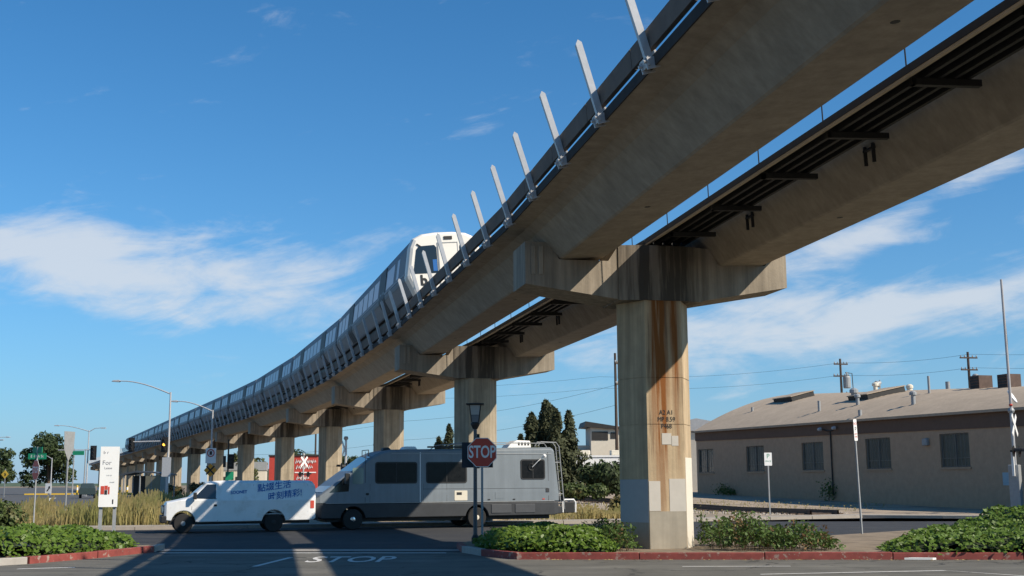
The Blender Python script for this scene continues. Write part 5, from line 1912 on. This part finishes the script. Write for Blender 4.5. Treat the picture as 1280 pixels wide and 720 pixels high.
def grass(name, label, regions, n, m, hf, w=.012, cat='grass'):
    v, f = [], []
    for i in range(n):
        while True:
            poly = random.choice(regions)
            x0, x1 = min(p[0] for p in poly), max(p[0] for p in poly)
            y0, y1 = min(p[1] for p in poly), max(p[1] for p in poly)
            x, y = random.uniform(x0, x1), random.uniform(y0, y1)
            if inside(x, y, poly):
                break
        h = hf(x, y) * random.uniform(.5, 1.1)
        a = random.uniform(0, math.pi)
        dx, dy = math.cos(a) * w, math.sin(a) * w
        lx, ly = random.gauss(.02, .14) * h, random.gauss(0, .14) * h
        o = len(v)
        z0 = gz(x, y) - .08 if y > 47 and x > -14 else .05
        v += [(x - dx, y - dy, z0), (x + dx, y + dy, z0), (x + lx * .35 + dx * .8, y + ly * .35 + dy * .8, z0 + h * .55), (x + lx * .35 - dx * .8, y + ly * .35 - dy * .8, z0 + h * .55), (x + lx, y + ly, z0 + h)]
        f += [(o, o + 1, o + 2, o + 3), (o + 3, o + 2, o + 4)]
        if random.random() < .35:      # seed head
            s_ = w * 2.2
            o = len(v)
            v += [(x + lx - s_, y + ly, z0 + h * .84), (x + lx + s_, y + ly, z0 + h * .84), (x + lx * 1.1 + s_ * .5, y + ly, z0 + h * 1.02), (x + lx * 1.1 - s_ * .5, y + ly, z0 + h * 1.02)]
            f += [(o, o + 1, o + 2, o + 3)]
    me = bpy.data.meshes.new(name)
    me.from_pydata(v, [], f)
    me.materials.append(m)
    ob = bpy.data.objects.new(name, me)
    col.objects.link(ob)
    tag(ob, label, cat, kind='stuff')
    return ob


grass('tall_grass', 'tall dry straw grass between the white board and the van', [[(-21.5, 46.0), (-12.2, 46.9), (-11.8, 50), (-14, 57), (-22, 57)]], 11000, STRAW,
      lambda x, y: .95 + .25 * math.sin(x * 1.1) + .12 * math.sin(x * 3.7 + y) - (.25 if x < -17 else 0), .016)
grass('dry_grass', 'low dry grass and scrub behind the motorhome', [[(-8, 49.5), (2, 50.2), (6.5, 53), (6, 58), (-8, 60)], [(2.5, 50.5), (6.8, 52.8), (6.5, 55), (3, 54)]], 4200, STRAW,
      lambda x, y: .38 + .3 * max(0, math.sin(x * 2.1 + y)), .02)
grass('ground_weeds', 'sparse dry weeds along the rails before the brick building', [[(7, 56), (12, 57), (18, 62), (22, 70), (10, 80), (6, 70)]], 900, STRAW, lambda x, y: .22, .02)


def litter():
    o = MB()
    for i in range(150):
        x = random.uniform(0.5, 11)
        y = 26.55 - (x - .05) * .1024 - abs(random.gauss(.02, .12)) - .03
        r_ = random.uniform(.015, .04)
        a = random.uniform(0, 6)
        o.add([(x + r_ * math.cos(a), y + r_ * math.sin(a), .008), (x - r_ * math.sin(a) * .6, y + r_ * math.cos(a) * .6, .02), (x - r_ * math.cos(a), y - r_ * math.sin(a), .01), (x + r_ * math.sin(a) * .6, y - r_ * math.cos(a) * .6, .008)], [(0, 1, 2, 3)])
    tag(o.build('leaf_litter', mat('dead_leaf', (.35, .25, .10), .8, var=.4, scale=9)), 'scattered dead leaves along the red kerb gutter', 'leaves', kind='stuff')


litter()
pp = MB().prism([(8.15, 25.62), (8.7, 25.5), (8.8, 25.58), (8.35, 25.72)], .01, .05, lambda u, v, w: (u, v, w)).build('paper_scrap', WHITE)
tag(pp, 'white paper scrap lying in the gutter by the right red kerb', 'litter')


def cypress(label, x, y, z, h, r_, n, name='cypress_tree'):
    o = empty(name, (x, y, z))
    tag(o, label, 'tree', 'dark cypress trees behind the motorhome')
    MB().tube([(0, 0, 0), (.05, 0, h * .5), (0, 0, h * .9)], .14, 7, .03).build('trunk', BARK, o)
    cen, nrm = [], []
    kn = [(random.uniform(.05, .95), random.uniform(0, 6.28), random.choice((-.45, .3, .55, .7))) for _ in range(26)]
    for i in range(n):
        t = random.random() ** .9
        prof = min(1, t / .08) * (1 - t) ** .55 * 1.05 + .03
        a = random.uniform(0, 2 * math.pi)
        w_ = 1.0
        for kt, ka, kw in kn:
            d2 = ((t - kt) / .06) ** 2 + (1 - math.cos(a - ka)) * 3
            w_ += kw * math.exp(-d2)
        rr = r_ * prof * w_ * (random.uniform(.72, 1.15) if random.random() < .8 else random.uniform(.3, 1.45))
        cen.append((rr * math.cos(a), rr * math.sin(a), .3 + t * (h - .3)))
        nrm.append((math.cos(a), math.sin(a), .5))
    f = leaf_mesh('crown', cen, nrm, .13, CYP, o, aspect=1.5, jitter=.6)
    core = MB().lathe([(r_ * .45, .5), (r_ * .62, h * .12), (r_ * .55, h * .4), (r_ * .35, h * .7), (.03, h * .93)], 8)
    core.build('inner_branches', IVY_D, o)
    return o


for i, (px, top, r_, lab) in enumerate(((.55, 4.9, .45, 'shortest dark cypress at the left of the cypress group'), (1.35, 6.5, .62, 'second cypress from the left of the group'), (2.38, 7.45, .85, 'tallest cypress in the middle of the group'),
                                        (3.05, 6.7, .70, 'cypress just right of the tallest one'), (3.98, 6.6, .72, 'slender pointed cypress at the right of the group'), (1.85, 5.9, .7, 'cypress left of the tallest one'))):
    cypress(lab, px, 85 + (i % 3) * .8, .55, top - .55, r_, 2600)
cypress('young cypress left of the second pier above the motorhome roof', -5.3, 100, .2, 6.2, .55, 1500)
cypress('smaller young cypress beside its twin left of the second pier', -6.2, 101, .2, 5.2, .5, 1300)
shrub('dark_shrub', 'dark dense shrub in front of the white trailer', (5.4, 80, .5), 2.4, 1.5, 2.4, 2400, .15, TREE, lobes=10)
shrub('dark_shrub', 'dark shrub right of its neighbour beside the nearest pier', (8.0, 81, .5), 2.4, 1.5, 2.5, 2200, .15, TREE, lobes=10)
shrub('pale_shrub', 'low paler green shrub right of the motorhome ladder', (4.4, 76, .5), 1.9, 1.0, 1.3, 1500, .12, SHRUB, lobes=8)
for i, (x, y, lab) in enumerate(((4.9, 55.5, 'straw-coloured dry bush between the motorhome and the pier'), (6.0, 57, 'second dry bush close to the nearest pier'))):
    shrub('dry_bush', lab, (x, y, .2), .9, .6, .85, 700, .07, STRAW, lobes=7)


def tree(label, x, y, h, rx, n, m=TREE, trunk=.35, z=0, leaf=.28, name='broadleaf_tree', lobes=16):
    o = empty(name, (x, y, z))
    tag(o, label, 'tree')
    tk = MB().tube([(0, 0, 0), (.1, 0, h * .2), (0, .05, h * .4)], trunk, 9, trunk * .6)
    cs = []
    for i in range(lobes):
        a = 2 * math.pi * i / lobes + random.uniform(-.4, .4)
        q = random.uniform(.15, .66)
        zz = h * random.uniform(.22, .80)
        q *= 1.15 - max(0, (zz / h - .55)) * 1.2
        c = Vector((math.cos(a) * rx * q, math.sin(a) * rx * q, zz))
        cs.append((c, rx * random.uniform(.26, .42)))
        tk.tube([(0, .05, h * random.uniform(.2, .4)), c * .6 + Vector((0, 0, h * .12)), c], trunk * .35, 5, trunk * .08)
    tk.build('trunk', BARK, o)
    cen, nrm = [], []
    for i in range(n):
        c, r_ = random.choice(cs)
        v = Vector((random.gauss(0, 1), random.gauss(0, 1), random.gauss(0, 1))).normalized()
        p = c + Vector((v.x, v.y, v.z * .8)) * r_ * (random.uniform(.7, 1.08) if random.random() < .8 else random.uniform(.2, .8))
        cen.append(tuple(p))
        nrm.append(tuple(v))
    leaf_mesh('crown', cen, nrm, leaf, m, o, jitter=.6)
    return o


tree('big rounded green tree behind the far stop sign', -85, 222, 12.0, 5.6, 6500, leaf=.30)
tree('dark tree at the left frame edge', -91.5, 215, 9.0, 4.2, 4000, leaf=.3)
tree('bushy tree between two piers left of the red wall', -35.5, 160, 6.4, 3.2, 3500, mat('olive_leaf', (.09, .10, .03), .7, var=.4, scale=1, transl=.2), leaf=.2)
tree('dark tree top behind the motorhome roof rack', -12.0, 112, 7.2, 1.3, 1500, leaf=.15, trunk=.2)
tree('low tree behind the motorhome windscreen', -17.4, 130, 5.0, 2.2, 1600, leaf=.2)
tree('far tree beyond the red wall', -42, 230, 8.5, 4, 2600, leaf=.3)
for i, (x, y, r_) in enumerate(((-44, 128, 1.6), (-39, 124, 1.3), (-33, 127, 1.8))):
    shrub('median_shrub', ['ochre shrub under the far piers left of the bus shelter', 'ochre shrub under the piers behind the bus shelter', 'ochre shrub under the piers right of the bus shelter'][i], (x + 4, y + 12, 0), r_ * 1.4, r_, 1.7, 700, .14, mat('ochre_leaf', (.17, .11, .035), .7, var=.4, scale=1.5))
